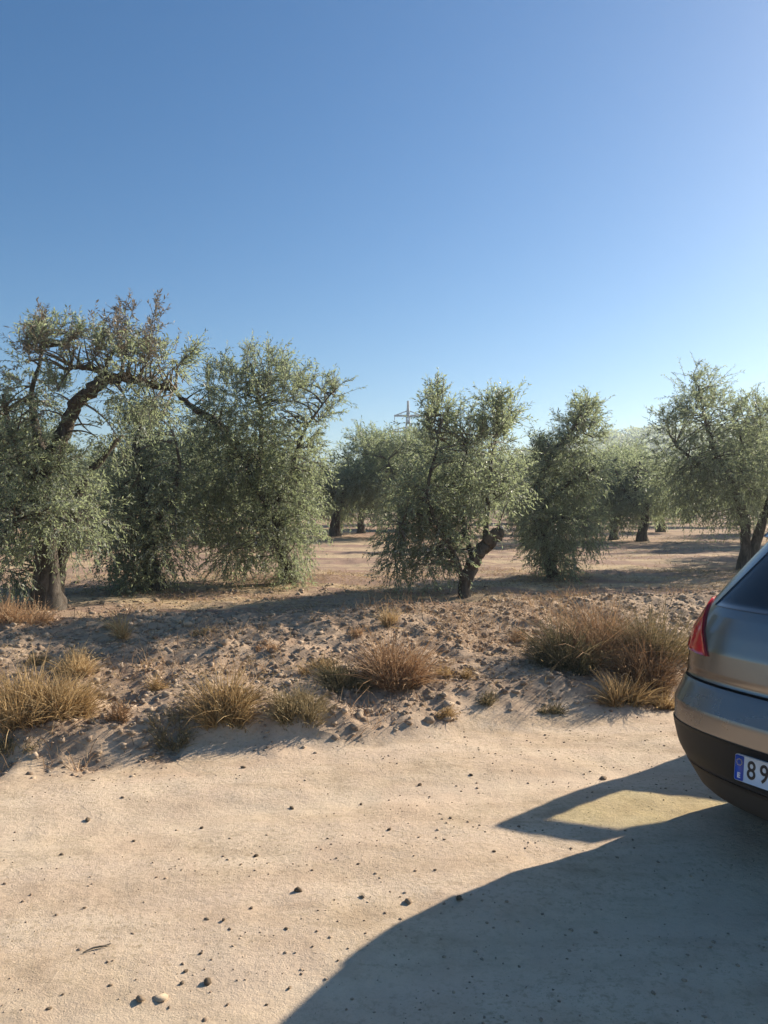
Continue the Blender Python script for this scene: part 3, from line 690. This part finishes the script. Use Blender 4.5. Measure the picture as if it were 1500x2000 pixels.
def patch(name, fn, U, Vv, off, mat, parent=None, smooth=True):
    A, B = nrm_patch(fn, U, Vv, off); a, b = A.shape[:2]; V = np.vstack([A.reshape(-1, 3), B.reshape(-1, 3)]); k = np.arange(a * b).reshape(a, b)
    F = [np.stack([k[:-1, :-1], k[:-1, 1:], k[1:, 1:], k[1:, :-1]], -1).reshape(-1, 4)]
    rim = np.concatenate([k[0, :], k[1:, -1], k[-1, ::-1][1:], k[::-1, 0][1:]])
    F.append(np.stack([rim[:-1], rim[1:], rim[1:] + a * b, rim[:-1] + a * b], -1))
    return obj(name, mesh_np(name, V, F, mat, None, smooth), parent or car)
def gridp(u0, u1, v0, v1, nu=24, nv=8):
    """bounds u0(v), u1(v) may be functions of v"""
    v = np.linspace(v0, v1, nv); f0 = u0 if callable(u0) else (lambda t: u0 + 0 * t); f1 = u1 if callable(u1) else (lambda t: u1 + 0 * t)
    t = np.linspace(0, 1, nu)[None]; return f0(v)[:, None] * (1 - t) + f1(v)[:, None] * t, np.repeat(v[:, None], nu, 1)
# rear window, black lower bumper, seams
patch('rear_window', rear_pt, *gridp(lambda v: -.80 + .10 * (v - 1.1) / .3, lambda v: .80 - .10 * (v - 1.1) / .3, 1.10, 1.40, 40, 10), .004, M['glass'])
patch('bumper_insert', rear_pt, *gridp(lambda v: -.97 + 0 * v, lambda v: .97 + 0 * v, .345, .545, 70, 10), .006, M['plastic'])
patch('bumper_lip', rear_pt, *gridp(-.985, .985, .145, .342, 70, 8), .008, M['dustplastic'])
patch('panel_gap', rear_pt, *gridp(-.90, .90, .747, .757, 70, 3), .0015, M['gap'])
for s in (-1, 1):
    patch('panel_gap', rear_pt, *gridp(lambda v: s * (.905 - .02 * (v - .75)), lambda v: s * (.912 - .02 * (v - .75)), .757, .875, 3, 8), .0015, M['gap'])
    lo = lambda v: s * (.66 + .27 * np.clip((v - .87) / .25, 0, 1) ** 1.2)
    hi = lambda v: s * (.9965 - .0 * v)
    L = patch('tail_light', rear_pt, *gridp(lo, hi, .872, 1.115, 16, 14), .012, M['lamp_red'])
    patch('reversing_lens', rear_pt, *gridp(lambda v: s * (.875 + .0 * v), lambda v: s * (.955 + 0 * v), .885, .925, 8, 4), .0145, M['lamp_dark'], L)
    for (ya, yb, nm) in ((1.02, 1.80, 'side_window'), (1.93, 2.62, 'side_window')):
        if s < 0 and ya > 1.9: continue
        u0 = (lambda v: ya + (v - 1.0) * .35 + 0 * v) if ya < 1.9 else (lambda v: ya + 0 * v)
        u1 = (lambda v: yb + 0 * v) if ya < 1.9 else (lambda v: 2.95 - (v - .99) * 1.45)
        patch(nm, lambda a, b: side_pt(a, b, s), *gridp(u0, u1, .99, 1.39, 20, 8), .004, M['glass'])
    patch('panel_gap', lambda a, b: side_pt(a, b, s), *gridp(1.850, 1.858, .36, .97, 3, 10), .0015, M['gap'])
    patch('head_light', front_pt, *gridp(s * .55, s * .96, .66, .80, 12, 6), .006, M['lamp_clear'])
    patch('mirror_base', lambda a, b: side_pt(a, b, s), *gridp(2.80, 2.86, .96, .99, 4, 3), .02, M['plastic']) if s > 0 else None
patch('windscreen', front_pt, *gridp(-.86, .86, 1.02, 1.40, 36, 10), .004, M['glass'])
patch('grille', front_pt, *gridp(-.5, .5, .36, .58, 20, 6), .006, M['plastic'])
# roof spoiler over the rear window
patch('spoiler', rear_pt, *gridp(-.86, .86, 1.415, 1.452, 30, 4), .035, M['paint'])
# number plate
pl = empty('plate_frame_anchor'); bpy.data.objects.remove(pl)
def box_mesh(name, sx, sy, sz, mat, bev=0.0):
    x, y, z = sx / 2, sy / 2, sz / 2; b = min(bev, x, z) if bev else 0
    if not b:
        V = np.array([(i * x, j * y, k * z) for i in (-1, 1) for j in (-1, 1) for k in (-1, 1)]); F = np.array([[0, 1, 3, 2], [4, 6, 7, 5], [0, 4, 5, 1], [2, 3, 7, 6], [0, 2, 6, 4], [1, 5, 7, 3]])
        return mesh_np(name, V, F, mat)
    o = [];
    for cx, cz, a0 in ((x - b, z - b, 0), (-x + b, z - b, 90), (-x + b, -z + b, 180), (x - b, -z + b, 270)):
        for a in (0, 30, 60, 90): o.append((cx + b * math.cos(R_(a0 + a)), cz + b * math.sin(R_(a0 + a))))
    o = np.array(o); m = len(o); V = np.vstack([np.stack([o[:, 0], np.full(m, -y), o[:, 1]], 1), np.stack([o[:, 0], np.full(m, y), o[:, 1]], 1)])
    k = np.arange(m); return mesh_np(name, V, [np.stack([k, (k + 1) % m, (k + 1) % m + m, k + m], 1), k[None], (k + m)[None, ::-1]], mat)
PZ = .462
plate = obj('number_plate', box_mesh('number_plate', .520, .012, .110, M['plate_white'], .008), car, (0, -.022, PZ)); plate.rotation_euler = (R_(-5), 0, 0)
obj('plate_band', box_mesh('plate_band', .042, .002, .104, M['plate_blue'], .006), plate, (-.236, -.0075, 0))
def text_mesh(ch, size, mat, name, wide=1.0):
    cu = bpy.data.curves.new(name, 'FONT'); cu.body = ch; cu.size = size; cu.align_x = 'CENTER'; cu.align_y = 'CENTER'; cu.extrude = .0006; cu.offset = 0.0012
    t = bpy.data.objects.new(name, cu); col.objects.link(t); dg = bpy.context.evaluated_depsgraph_get(); dg.update()
    me = bpy.data.meshes.new_from_object(t.evaluated_get(dg)); bpy.data.objects.remove(t)
    me.transform(Matrix.Rotation(R_(90), 4, 'X') @ Matrix.Diagonal((wide, 1, 1, 1))); me.materials.clear(); me.materials.append(mat); return me
for i, ch in enumerate('89'):
    obj('plate_digit', text_mesh(ch, .107, M['plate_black'], 'plate_digit', .82), plate, (-.178 + .060 * i, -.0075, 0))
obj('country_letter', text_mesh('E', .030, M['plate_white'], 'country_letter'), plate, (-.236, -.0092, -.032))
a = Acc()
for k in range(12):
    an = k * math.pi / 6; V = np.array([[.013 * math.sin(an) + .0022 * math.cos(q), 0, .013 * math.cos(an) + .0022 * math.sin(q)] for q in np.linspace(0, 2 * math.pi, 6, endpoint=False)]); a.add(V, np.arange(6)[None])
obj('star_ring', a.mesh('star_ring', M['plate_yellow']), plate, (-.236, -.0092, .024))
# wheels
def lathe(profile, sides=36):
    p = np.array(profile); th = np.linspace(0, 2 * np.pi, sides, endpoint=False)
    V = np.stack([np.repeat(p[:, 0:1], sides, 1), p[:, 1:2] * np.cos(th), p[:, 1:2] * np.sin(th)], -1).reshape(-1, 3)
    n = len(p); i = np.arange(n - 1)[:, None] * sides; j = np.arange(sides)[None]; j2 = (j + 1) % sides
    return V, np.stack([i + j, i + j2, i + sides + j2, i + sides + j], -1).reshape(-1, 4)
for yw in (.80, 3.42):
    for s in (-1, 1):
        wh = empty('wheel', (s * .755, yw, .31), 0, car)
        a = Acc(); a.add(*lathe([(-.10, .20), (-.10, .27), (-.085, .305), (-.04, .315), (.04, .315), (.085, .305), (.10, .27), (.10, .20), (-.10, .20)])); obj('tyre', a.mesh('tyre', M['tyre'], True), wh)
        a = Acc(); a.add(*lathe([(-.09, .205), (.07, .20), (.075, .17), (.05, .15)]))
        for k in range(5):
            an = k * 2 * math.pi / 5; c, sn = math.cos(an), math.sin(an); w2 = .028
            V = np.array([[x, c * r - sn * q, sn * r + c * q] for x in (.05, .075) for r, q in ((.0, -w2), (.185, -w2), (.185, w2), (.0, w2))]); V[:, 0] *= s
            a.add(V, np.array([[0, 1, 2, 3], [4, 5, 6, 7], [0, 1, 5, 4], [2, 3, 7, 6], [1, 2, 6, 5]]))
        obj('rim', a.mesh('rim', M['rim']), wh)
# cabin behind the open door
a = Acc()
V = np.array([(x, y, z) for x in (-.66, .66) for y in (.5, 3.3) for z in (.26, .30)], float); a.add(V, np.array([[0, 1, 3, 2], [4, 6, 7, 5], [0, 4, 5, 1], [2, 3, 7, 6], [0, 2, 6, 4], [1, 5, 7, 3]])); obj('cabin_floor', a.mesh('cabin_floor', M['cabin']), car)
for x in (-.38, .38):
    st = empty('seat', (x, 2.1, .30), 0, car)
    for nm, sz, lc, rx in (('cushion', (.50, .52, .22), (0, .1, .14), 0), ('backrest', (.48, .16, .62), (0, -.24, .50), R_(12)), ('headrest', (.26, .10, .18), (0, -.36, .91), R_(8))):
        q = obj(nm, box_mesh(nm, sz[0], sz[1], sz[2], M['cabin'], .06), st, lc); q.rotation_euler = (rx, 0, 0)
# open driver's door, hinged at its front edge
DOOR_OPEN = R_(47)
hx = -.86; door = empty('door', (hx, DY1 - .02, 0), -DOOR_OPEN, car)
def door_local(y, z):
    p = side_pt(y, z, -1); return p - np.array([hx, DY1 - .02, 0])
def slab(name, U, Vv, thick, mat):
    P = door_local(U, Vv); Bk = P + np.array([thick, 0, 0]); a_, b_ = P.shape[:2]; V = np.vstack([P.reshape(-1, 3), Bk.reshape(-1, 3)]); k = np.arange(a_ * b_).reshape(a_, b_); m = a_ * b_
    f = np.stack([k[:-1, :-1], k[:-1, 1:], k[1:, 1:], k[1:, :-1]], -1).reshape(-1, 4); rim = np.concatenate([k[0, :], k[1:, -1], k[-1, ::-1][1:], k[::-1, 0][1:]])
    return obj(name, mesh_np(name, V, [f, f[:, ::-1] + m, np.stack([rim[:-1], rim[1:], rim[1:] + m, rim[:-1] + m], -1)], mat), door)
slab('door_panel', *gridp(DY0, DY1 - .02, .34, 1.018, 14, 14), .07, M['paint'])
aln = lambda v: 2.97 - (v - .985) * 1.40
slab('window_frame', *gridp(DY0, DY0 + .12, 1.02, 1.325, 4, 8), .035, M['paint'])
slab('window_frame', *gridp(lambda v: aln(v) - .07, aln, 1.02, 1.325, 4, 8), .035, M['paint'])
slab('window_frame', *gridp(lambda v: DY0 + 0 * v, aln, 1.327, 1.405, 10, 4), .035, M['paint'])
slab('door_window', *gridp(DY0 + .122, lambda v: aln(v) - .072, 1.022, 1.323, 10, 8), .004, M['door_glass'])
obj('door_handle', box_mesh('door_handle', .03, .16, .03, M['plastic'], .01), door, (-.045, DY0 + .12 - DY1 + .02, .86))
mr = obj('wing_mirror', box_mesh('wing_mirror', .20, .10, .14, M['paint'], .05), door, (-.10, -.22, 1.03))

# ------------------------------------------------------------------ brush and tufts on the bank: each its own plant
def tuft(name, label, cat, px, py, w_px, h_px, n, mat, tint=(0, 1), spread=0.5, seed=0, wid=.0030, curl=.45, leafy=0, group=None, depth=None):
    n = int(n * 1.7); leafy = int(leafy * 1.3)
    rng = np.random.RandomState(seed); g = ground_hit(px, py); k = g[1] / FPX
    rad = w_px * k / 2; hh = h_px * k * 1.12
    root = empty(name, g)
    a = Acc(); nc = max(3, n // 60); ci = rng.randint(0, nc, n); ca = rng.rand(nc) * 6.283; cr = np.sqrt(rng.rand(nc)) * rad * .66; chh = rng.uniform(.5, 1.1, nc)
    bx = np.cos(ca[ci]) * cr[ci] + rng.normal(size=n) * rad * .12; by = (np.sin(ca[ci]) * cr[ci] + rng.normal(size=n) * rad * .12) * (depth or .8)
    th = np.arctan2(by, bx); rr = np.minimum(np.hypot(bx, by), rad)
    n = int(n); bz = H(g[0] + bx, g[1] + by) - g[2] - .015
    B = np.stack([bx, by, bz], 1)
    out = np.stack([np.cos(th), np.sin(th), 0 * th], 1) * (rr / (rad * .62 + 1e-6))[:, None] * spread * .7 + rng.normal(size=(n, 3)) * np.where(rng.rand(n, 1) < .10, .85, .34); out[:, 2] = 0
    Hh = hh * chh[ci] * (.25 + .85 * rng.rand(n) ** 1.4) * (1 - .35 * (rr / (rad + 1e-6)) ** 2)
    D = unit(out + np.array([0, 0, 1.0])); side = unit(np.cross(D, rng.normal(size=(n, 3))))
    rows = []
    for t, wf in ((0, 1), (.4, .9), (.75, .6), (1, .08)):
        c = B + D * Hh[:, None] * t + out * (curl * Hh[:, None] * t * t) + np.array([0, 0, -1]) * (curl * .45 * Hh[:, None] * t ** 3 * np.linalg.norm(out, axis=1)[:, None])
        wv = side * (wid * wf * rng.uniform(.7, 1.3, n))[:, None]; rows += [c - wv, c + wv]
    V = np.stack(rows, 1); base = (np.arange(n) * 8)[:, None, None]
    F = (base + np.array([[0, 1, 3, 2], [2, 3, 5, 4], [4, 5, 7, 6]])[None]).reshape(-1, 4)
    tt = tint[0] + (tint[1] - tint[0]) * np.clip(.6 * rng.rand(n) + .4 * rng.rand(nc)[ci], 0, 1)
    a.add(V.reshape(-1, 3), F, np.repeat(tt, 8)); tag(obj('blades', a.mesh('blades', mat), root), kind='stuff')
    if leafy:
        b = Acc(); j = rng.randint(0, n, leafy); t = rng.uniform(.3, 1.0, leafy)[:, None]
        c = B[j] + D[j] * Hh[j][:, None] * t + out[j] * (curl * Hh[j][:, None] * t * t) + rng.normal(size=(leafy, 3)) * .015
        V, F = leaves_on(c, unit(D[j] * .6 + rng.normal(size=(leafy, 3))), rng.uniform(.012, .032, leafy), rng.uniform(.004, .010, leafy), rng)
        b.add(V, F, np.repeat(tint[0] + (tint[1] - tint[0]) * rng.rand(leafy), 4)); tag(obj('seed_heads', b.mesh('seed_heads', mat), root), kind='stuff')
    tag(root, label, cat, group or 'dry plants on the bank')
tuft('grass_tuft', 'large golden dry grass tuft at the left edge of the bank', 'grass tuft', 55, 1402, 180, 125, 900, M['straw'], (.1, 1), .7, 1, leafy=900)
tuft('grass_tuft', 'golden grass tuft beside the big left tuft, spilling over the road edge', 'grass tuft', 130, 1398, 105, 105, 520, M['straw'], (.15, 1), .8, 2, leafy=500)
tuft('grass_tuft', 'bright yellow grass clump above the big left tufts', 'grass tuft', 150, 1308, 80, 62, 330, M['straw'], (.45, 1), .6, 3, leafy=350)
tuft('grass_tuft', 'rounded yellow-green grass tuft left of centre at the road edge', 'grass tuft', 438, 1400, 120, 92, 760, M['straw'], (0, .95), .6, 4, leafy=700)
tuft('low_shrub', 'low dark weeds casting shade just left of the rounded tuft', 'shrub', 335, 1425, 130, 34, 300, M['dimgreen'], (.4, 1), .9, 5, leafy=500)
tuft('low_shrub', 'low grey-green weeds between the rounded tuft and the russet bush', 'shrub', 590, 1398, 140, 60, 520, M['dimgreen'], (.4, 1), .8, 6, leafy=900)
tuft('dry_bush', 'russet dry bush standing in the middle of the bank', 'bush', 768, 1338, 125, 120, 750, M['russet'], (.1, 1), .7, 7, leafy=2200)
tuft('low_shrub', 'dark green weeds in the hollow left of the russet bush', 'shrub', 680, 1342, 105, 60, 420, M['dimgreen'], (.15, .8), .8, 8, leafy=900)
tuft('grass_tuft', 'upright golden grass on the lip of the bank above the russet bush', 'grass tuft', 764, 1215, 45, 48, 160, M['straw'], (.5, 1), .4, 9, leafy=160)
tuft('grass_tuft', 'small straw tuft right of the russet bush', 'grass tuft', 888, 1322, 70, 45, 160, M['straw'], (.3, .9), .7, 10, leafy=200)
tuft('dry_bush', 'grey-brown brush with a dark foot, left part of the thicket by the car', 'bush', 1110, 1300, 140, 115, 700, M['dimgreen'], (0, .9), .7, 11, leafy=2000)
tuft('dry_bush', 'russet feathery brush in the middle of the thicket by the car', 'bush', 1175, 1282, 130, 135, 650, M['russet'], (.2, 1), .7, 12, leafy=2200)
tuft('dry_bush', 'pale olive brush at the back of the thicket next to the tail light', 'bush', 1285, 1280, 150, 130, 750, M['dimgreen'], (.25, 1), .6, 13, leafy=2400)
tuft('dry_bush', 'dark brown bush behind the golden tuft near the car', 'bush', 1262, 1330, 120, 100, 620, M['russet'], (0, .55), .7, 14, leafy=1800)  # blades drawn from the darker half of the russet tints
tuft('grass_tuft', 'golden green grass tuft at the road edge beside the car', 'grass tuft', 1215, 1375, 95, 72, 420, M['straw'], (.05, .95), .8, 15, leafy=420)
tuft('grass_tuft', 'straw tuft half hidden by the rear bumper of the car', 'grass tuft', 1296, 1382, 80, 50, 260, M['straw'], (.15, .9), .8, 16, leafy=260)
tuft('grass_tuft', 'pinkish dry grass around the foot of the gnarled left tree', 'grass tuft', 40, 1215, 170, 62, 650, M['russet'], (.5, 1), .4, 17, leafy=900)
tuft('grass_tuft', 'thin straw tuft on the lip of the bank below the low olive', 'grass tuft', 245, 1240, 60, 45, 140, M['straw'], (.4, 1), .5, 18, leafy=150)
tuft('grass_tuft', 'sparse straw at the far left foot of the bank', 'grass tuft', 20, 1490, 90, 38, 150, M['dimgreen'], (.2, .9), .9, 19, leafy=200)
tuft('grass_tuft', 'sparse dry tuft above the rounded tuft', 'grass tuft', 620, 1312, 90, 36, 150, M['straw'], (.2, .8), .8, 20, leafy=200)

for q, (px, py, w_, h_, mt, tn, lab) in enumerate([
        (300, 1345, 50, 34, 'straw', (.2, .9), 'tiny straw tuft in the middle of the bank, up from the low dark weeds'), (520, 1268, 44, 28, 'russet', (.3, 1), 'tiny russet tuft high on the bank below the broad dense olive'),
        (955, 1372, 60, 34, 'dimgreen', (.2, .9), 'low grey-green tuft at the foot of the bank right of the russet bush'), (1010, 1250, 46, 28, 'russet', (.3, 1), 'small russet tuft on the upper bank left of the thicket'),
        (60, 1290, 70, 42, 'straw', (.2, .9), 'loose straw tuft on the upper bank near the left edge'), (395, 1235, 44, 26, 'straw', (.4, 1), 'small pale tuft on the lip of the bank right of the low olive'),
        (860, 1398, 46, 26, 'straw', (.2, .8), 'tiny straw tuft on the road edge below the russet bush'), (1080, 1400, 54, 30, 'dimgreen', (.1, .8), 'low weeds at the road edge left of the golden green tuft'),
        (230, 1400, 54, 36, 'russet', (.1, .8), 'small brown tuft right of the big left tufts'), (690, 1240, 40, 26, 'russet', (.3, 1), 'small brown tuft on the upper bank left of the upright golden grass')]):
    tuft('weed_tuft', lab, 'weed', px, py, w_, h_, 120, M[mt], tn, .8, 300 + q, leafy=160)

# straw litter and stubble nobody could count
rng = np.random.RandomState(5)
def scatter_straw(name, label, n, x0, x1, y0, y1, test, hlo, hhi, wid, mat, seed, flat=.5):
    rng = np.random.RandomState(seed); X = rng.uniform(x0, x1, n); Yv = rng.uniform(y0, y1, n); k = test(X, Yv, rng); X, Yv = X[k], Yv[k]; n = len(X)
    Z = H(X, Yv) - .004; B = np.stack([X, Yv, Z], 1)
    D = unit(rng.normal(size=(n, 3)) * np.array([1, 1, .3]) + np.array([0, 0, flat])); D[:, 2] = np.abs(D[:, 2]); L = rng.uniform(hlo, hhi, n)[:, None]; s = unit(np.cross(D, rng.normal(size=(n, 3)))) * wid
    m = B + D * L * .55 + np.array([0, 0, .1]) * L
    V = np.stack([B - s, B + s, m + s * .8, m - s * .8, B + D * L], 1).reshape(-1, 3); b = (np.arange(n) * 5)[:, None]
    me = mesh_np(name, V, [b + np.array([[0, 1, 2, 3]]), b + np.array([[3, 2, 4]])], mat, {'tint': np.repeat(rng.rand(n), 5)})
    tag(obj(name, me), label, 'grass', kind='stuff')
pn = lambda X, Yv, s: fbm(X * s, Yv * s, 61, 3)
scatter_straw('dry_grass_litter', 'dry straw and withered grass strewn over the bank', 52000, -5.5, 7, 4, 12.5,
              lambda X, Yv, r: (bank_mask(X, Yv) > .55 + .4 * r.rand(len(X))) & (pn(X, Yv, 1.3) > -.12 + .3 * (r.rand(len(X)) - .5)), .03, .12, .0018, M['straw'], 1, .35)
scatter_straw('withered_weeds', 'withered weeds standing in ragged patches along the bank', 30000, -5, 6, 4, 10,
              lambda X, Yv, r: (bank_mask(X, Yv) > .6) & (field_mask(X, Yv) < .6) & (fbm(X * 1.1, Yv * 1.1, 81, 4) > .10 + .25 * r.rand(len(X))), .06, .20, .0022, M['russet'], 7, 1.1)
scatter_straw('field_stubble', 'short straw stubble in strips across the field', 26000, -12, 16, 9, 24,
              lambda X, Yv, r: (field_mask(X, Yv) > .5) & (fbm((X * .95 + Yv * .31) * .25, (Yv * .95 - X * .31) * 1.3, 71, 3) > .0 + .2 * r.rand(len(X))), .03, .10, .003, M['straw'], 2, .6)

# clods and grit ------------------------------------------------------------
ICO = None
def ico():
    p = (1 + 5 ** .5) / 2; v = np.array([(-1, p, 0), (1, p, 0), (-1, -p, 0), (1, -p, 0), (0, -1, p), (0, 1, p), (0, -1, -p), (0, 1, -p), (p, 0, -1), (p, 0, 1), (-p, 0, -1), (-p, 0, 1)], float)
    f = np.array([(0, 11, 5), (0, 5, 1), (0, 1, 7), (0, 7, 10), (0, 10, 11), (1, 5, 9), (5, 11, 4), (11, 10, 2), (10, 7, 6), (7, 1, 8), (3, 9, 4), (3, 4, 2), (3, 2, 6), (3, 6, 8), (3, 8, 9), (4, 9, 5), (2, 4, 11), (6, 2, 10), (8, 6, 7), (9, 8, 1)])
    return unit(v), f
IV, IF = ico()
def lumps(name, label, cat, X, Yv, R, mat, seed, flat=.65, sink=.25):
    rng = np.random.RandomState(seed); n = len(X)
    V = IV[None] * (1 + rng.uniform(-.42, .42, (n, 12, 1))) * np.stack([R * rng.uniform(.8, 1.4, n), R * rng.uniform(.8, 1.3, n), R * flat * rng.uniform(.7, 1.2, n)], 1)[:, None]
    an = rng.rand(n) * 6.28; c, s = np.cos(an)[:, None], np.sin(an)[:, None]; V = np.stack([V[..., 0] * c - V[..., 1] * s, V[..., 0] * s + V[..., 1] * c, V[..., 2]], -1)
    V = V + np.stack([X, Yv, H(X, Yv) + R * flat * sink], 1)[:, None]
    F = (IF[None] + (np.arange(n) * 12)[:, None, None]).reshape(-1, 3)
    tag(obj(name, mesh_np(name, V.reshape(-1, 3), F, mat, {'tint': np.repeat(rng.rand(n), 12)})), label, cat, kind='stuff')
rng = np.random.RandomState(9); n = 48000; X = rng.uniform(-5, 7.5, n); Yv = rng.uniform(4, 10.5, n)
k = (bank_mask(X, Yv) * (1 - .8 * field_mask(X, Yv)) > .06 + .75 * rng.rand(n)); X, Yv = X[k], Yv[k]
lumps('soil_clods', 'crumbled soil clods and stones all over the bank', 'soil', X, Yv, rng.gamma(1.4, .0066, len(X)).clip(.004, .038), M['clod'], 3, .75, .1)
n = 17000; X = rng.uniform(-3.2, 3.5, n); Yv = 2.0 + 4.5 * rng.rand(n) ** 1.0; k = (bank_mask(X, Yv) < .5) & (fbm(X * 1.3, Yv * 2.6, 91, 4) > rng.uniform(-.25, .55, n)); X, Yv = X[k], Yv[k]
lumps('road_grit', 'fine grit lying on the dirt road', 'gravel', X, Yv, rng.gamma(1.6, .0014, len(X)).clip(.0014, .007), M['clod'], 4, .7, .35)

# loose stones one can pick out on the track
def stone(px, py, w_px, mat, seed, label, flat=.55, stretch=1.3):
    rng = np.random.RandomState(seed); g = ground_hit(px, py); r = w_px * g[1] / FPX / 2
    F = IF; V = IV * (1 + rng.uniform(-.35, .3, (12, 1)))
    V = np.array(V); pl_ = unit(rng.normal(size=(7, 3))); dcut = rng.uniform(.35, .85, 7)
    for p, d in zip(pl_, dcut): ex = np.maximum(V @ p - d, 0); V = V - ex[:, None] * p
    V = V * np.array([r * stretch, r * .9, r * flat * 1.25]); an = rng.rand() * 3.14; c, s = math.cos(an), math.sin(an); V = np.stack([V[:, 0] * c - V[:, 1] * s, V[:, 0] * s + V[:, 1] * c, V[:, 2]], 1)
    o = obj('stone', mesh_np('stone', V, np.array(F), mat, {'tint': np.full(len(V), rng.rand())}), None, (g[0], g[1], g[2] + r * flat * .45))
    tag(o, label, 'stone', 'loose stones on the dirt road')
ORD = ['leftmost'] + ['%s from the left' % q for q in 'second third fourth fifth sixth seventh eighth ninth tenth eleventh twelfth thirteenth fourteenth fifteenth sixteenth'.split()]
BANDS = [(1590, 'near the foot of the bank'), (1690, 'across the far part of the track'), (1830, 'across the middle of the track'), (9999, 'in the nearest strip of track')]
small = [(170, 1603, 18), (395, 1618, 15), (570, 1580, 15), (705, 1572, 12), (760, 1622, 15), (500, 1673, 15), (262, 1645, 13), (120, 1670, 13), (707, 1755, 14), (490, 1775, 12), (165, 1775, 11), (403, 1798, 14),
                                 (437, 1800, 13), (560, 1816, 14), (393, 1865, 12), (362, 1902, 15), (357, 1925, 13), (565, 1930, 13), (95, 1972, 14), (123, 1945, 10), (920, 1515, 13), (820, 1535, 14), (475, 1500, 13), (965, 1665, 10),
                                 (850, 1702, 10), (215, 1927, 12), (330, 1970, 11), (470, 1690, 9), (610, 1700, 9), (640, 1640, 9), (305, 1715, 9), (240, 1560, 10), (880, 1600, 9), (700, 1690, 9), (60, 1750, 10), (445, 1965, 12), (660, 1880, 9), (520, 1965, 11)]
for i, (px, py, s) in enumerate(small):
    bi = next(q for q, b in enumerate(BANDS) if py < b[0]); lo_ = BANDS[bi - 1][0] if bi else 0
    rank = sorted(p[0] for p in small if lo_ <= p[1] < BANDS[bi][0]).index(px)
    stone(px, py, s * .8, M['stone'], 100 + i, 'small stone, %s of those %s' % (ORD[rank], BANDS[bi][1]))
stone(580, 1742, 19, M['stone'], 201, 'dark wedge-shaped stone in the middle of the sunlit road')
stone(797, 1765, 21, M['stone'], 202, 'dark pointed stone closest to the edge of the car shadow')
stone(895, 1757, 18, M['stone'], 203, 'brown flat stone touching the edge of the car shadow')
stone(403, 1922, 22, M['stone'], 204, 'largest dark stone near the bottom of the picture')
stone(272, 1957, 22, M['stone'], 205, 'dark stone beside the pale flat stone at the bottom left')
stone(315, 1952, 40, M['pale_stone'], 206, 'pale flat stone half sunk in the road at the bottom left', .22)
stone(1180, 1522, 20, M['stone'], 207, 'dark flat stone on the road between the bank and the car shadow', .4, 1.6)
# a dry stick on the track
g = ground_hit(190, 1853); rng = np.random.RandomState(2); a = Acc()
pts = [(-.04, -.03, .003, .002), (-.012, -.006, .006, .0035), (.015, .006, .005, .003), (.04, .026, .004, .001)]
a.add(*tube(smooth_path(pts, 4), 6, .2, rng), .2); a.add(*tube(smooth_path([(.0, .002, .006, .002), (.018, .001, .009, .0015), (.034, .006, .004, .0008)], 3), 5), .3)
tag(obj('dry_stick', a.mesh('dry_stick', M['twig']), None, g), 'short forked dry stick lying on the road at the lower left', 'stick')

# ------------------------------------------------------------------ warm dusty air
HAZE = 0.0009
if HAZE:
    x0, x1, y0, y1, z0, z1 = -950, 950, -65, 1650, -2.0, 40.0
    V = np.array([(x, y, z) for x in (x0, x1) for y in (y0, y1) for z in (z0, z1)], float)
    t = NT('haze_air'); t.t.nodes.remove(t.b); pv = t.n('ShaderNodeVolumePrincipled'); pv.inputs['Color'].default_value = (.78, .89, 1.0, 1); pv.inputs['Density'].default_value = HAZE; pv.inputs['Anisotropy'].default_value = .4
    t.l(pv.outputs[0], t.out.inputs['Volume'])
    tag(obj('haze', mesh_np('haze', V, np.array([[0, 1, 3, 2], [4, 6, 7, 5], [0, 4, 5, 1], [2, 3, 7, 6], [0, 2, 6, 4], [1, 5, 7, 3]]), t.m)), kind='stuff')
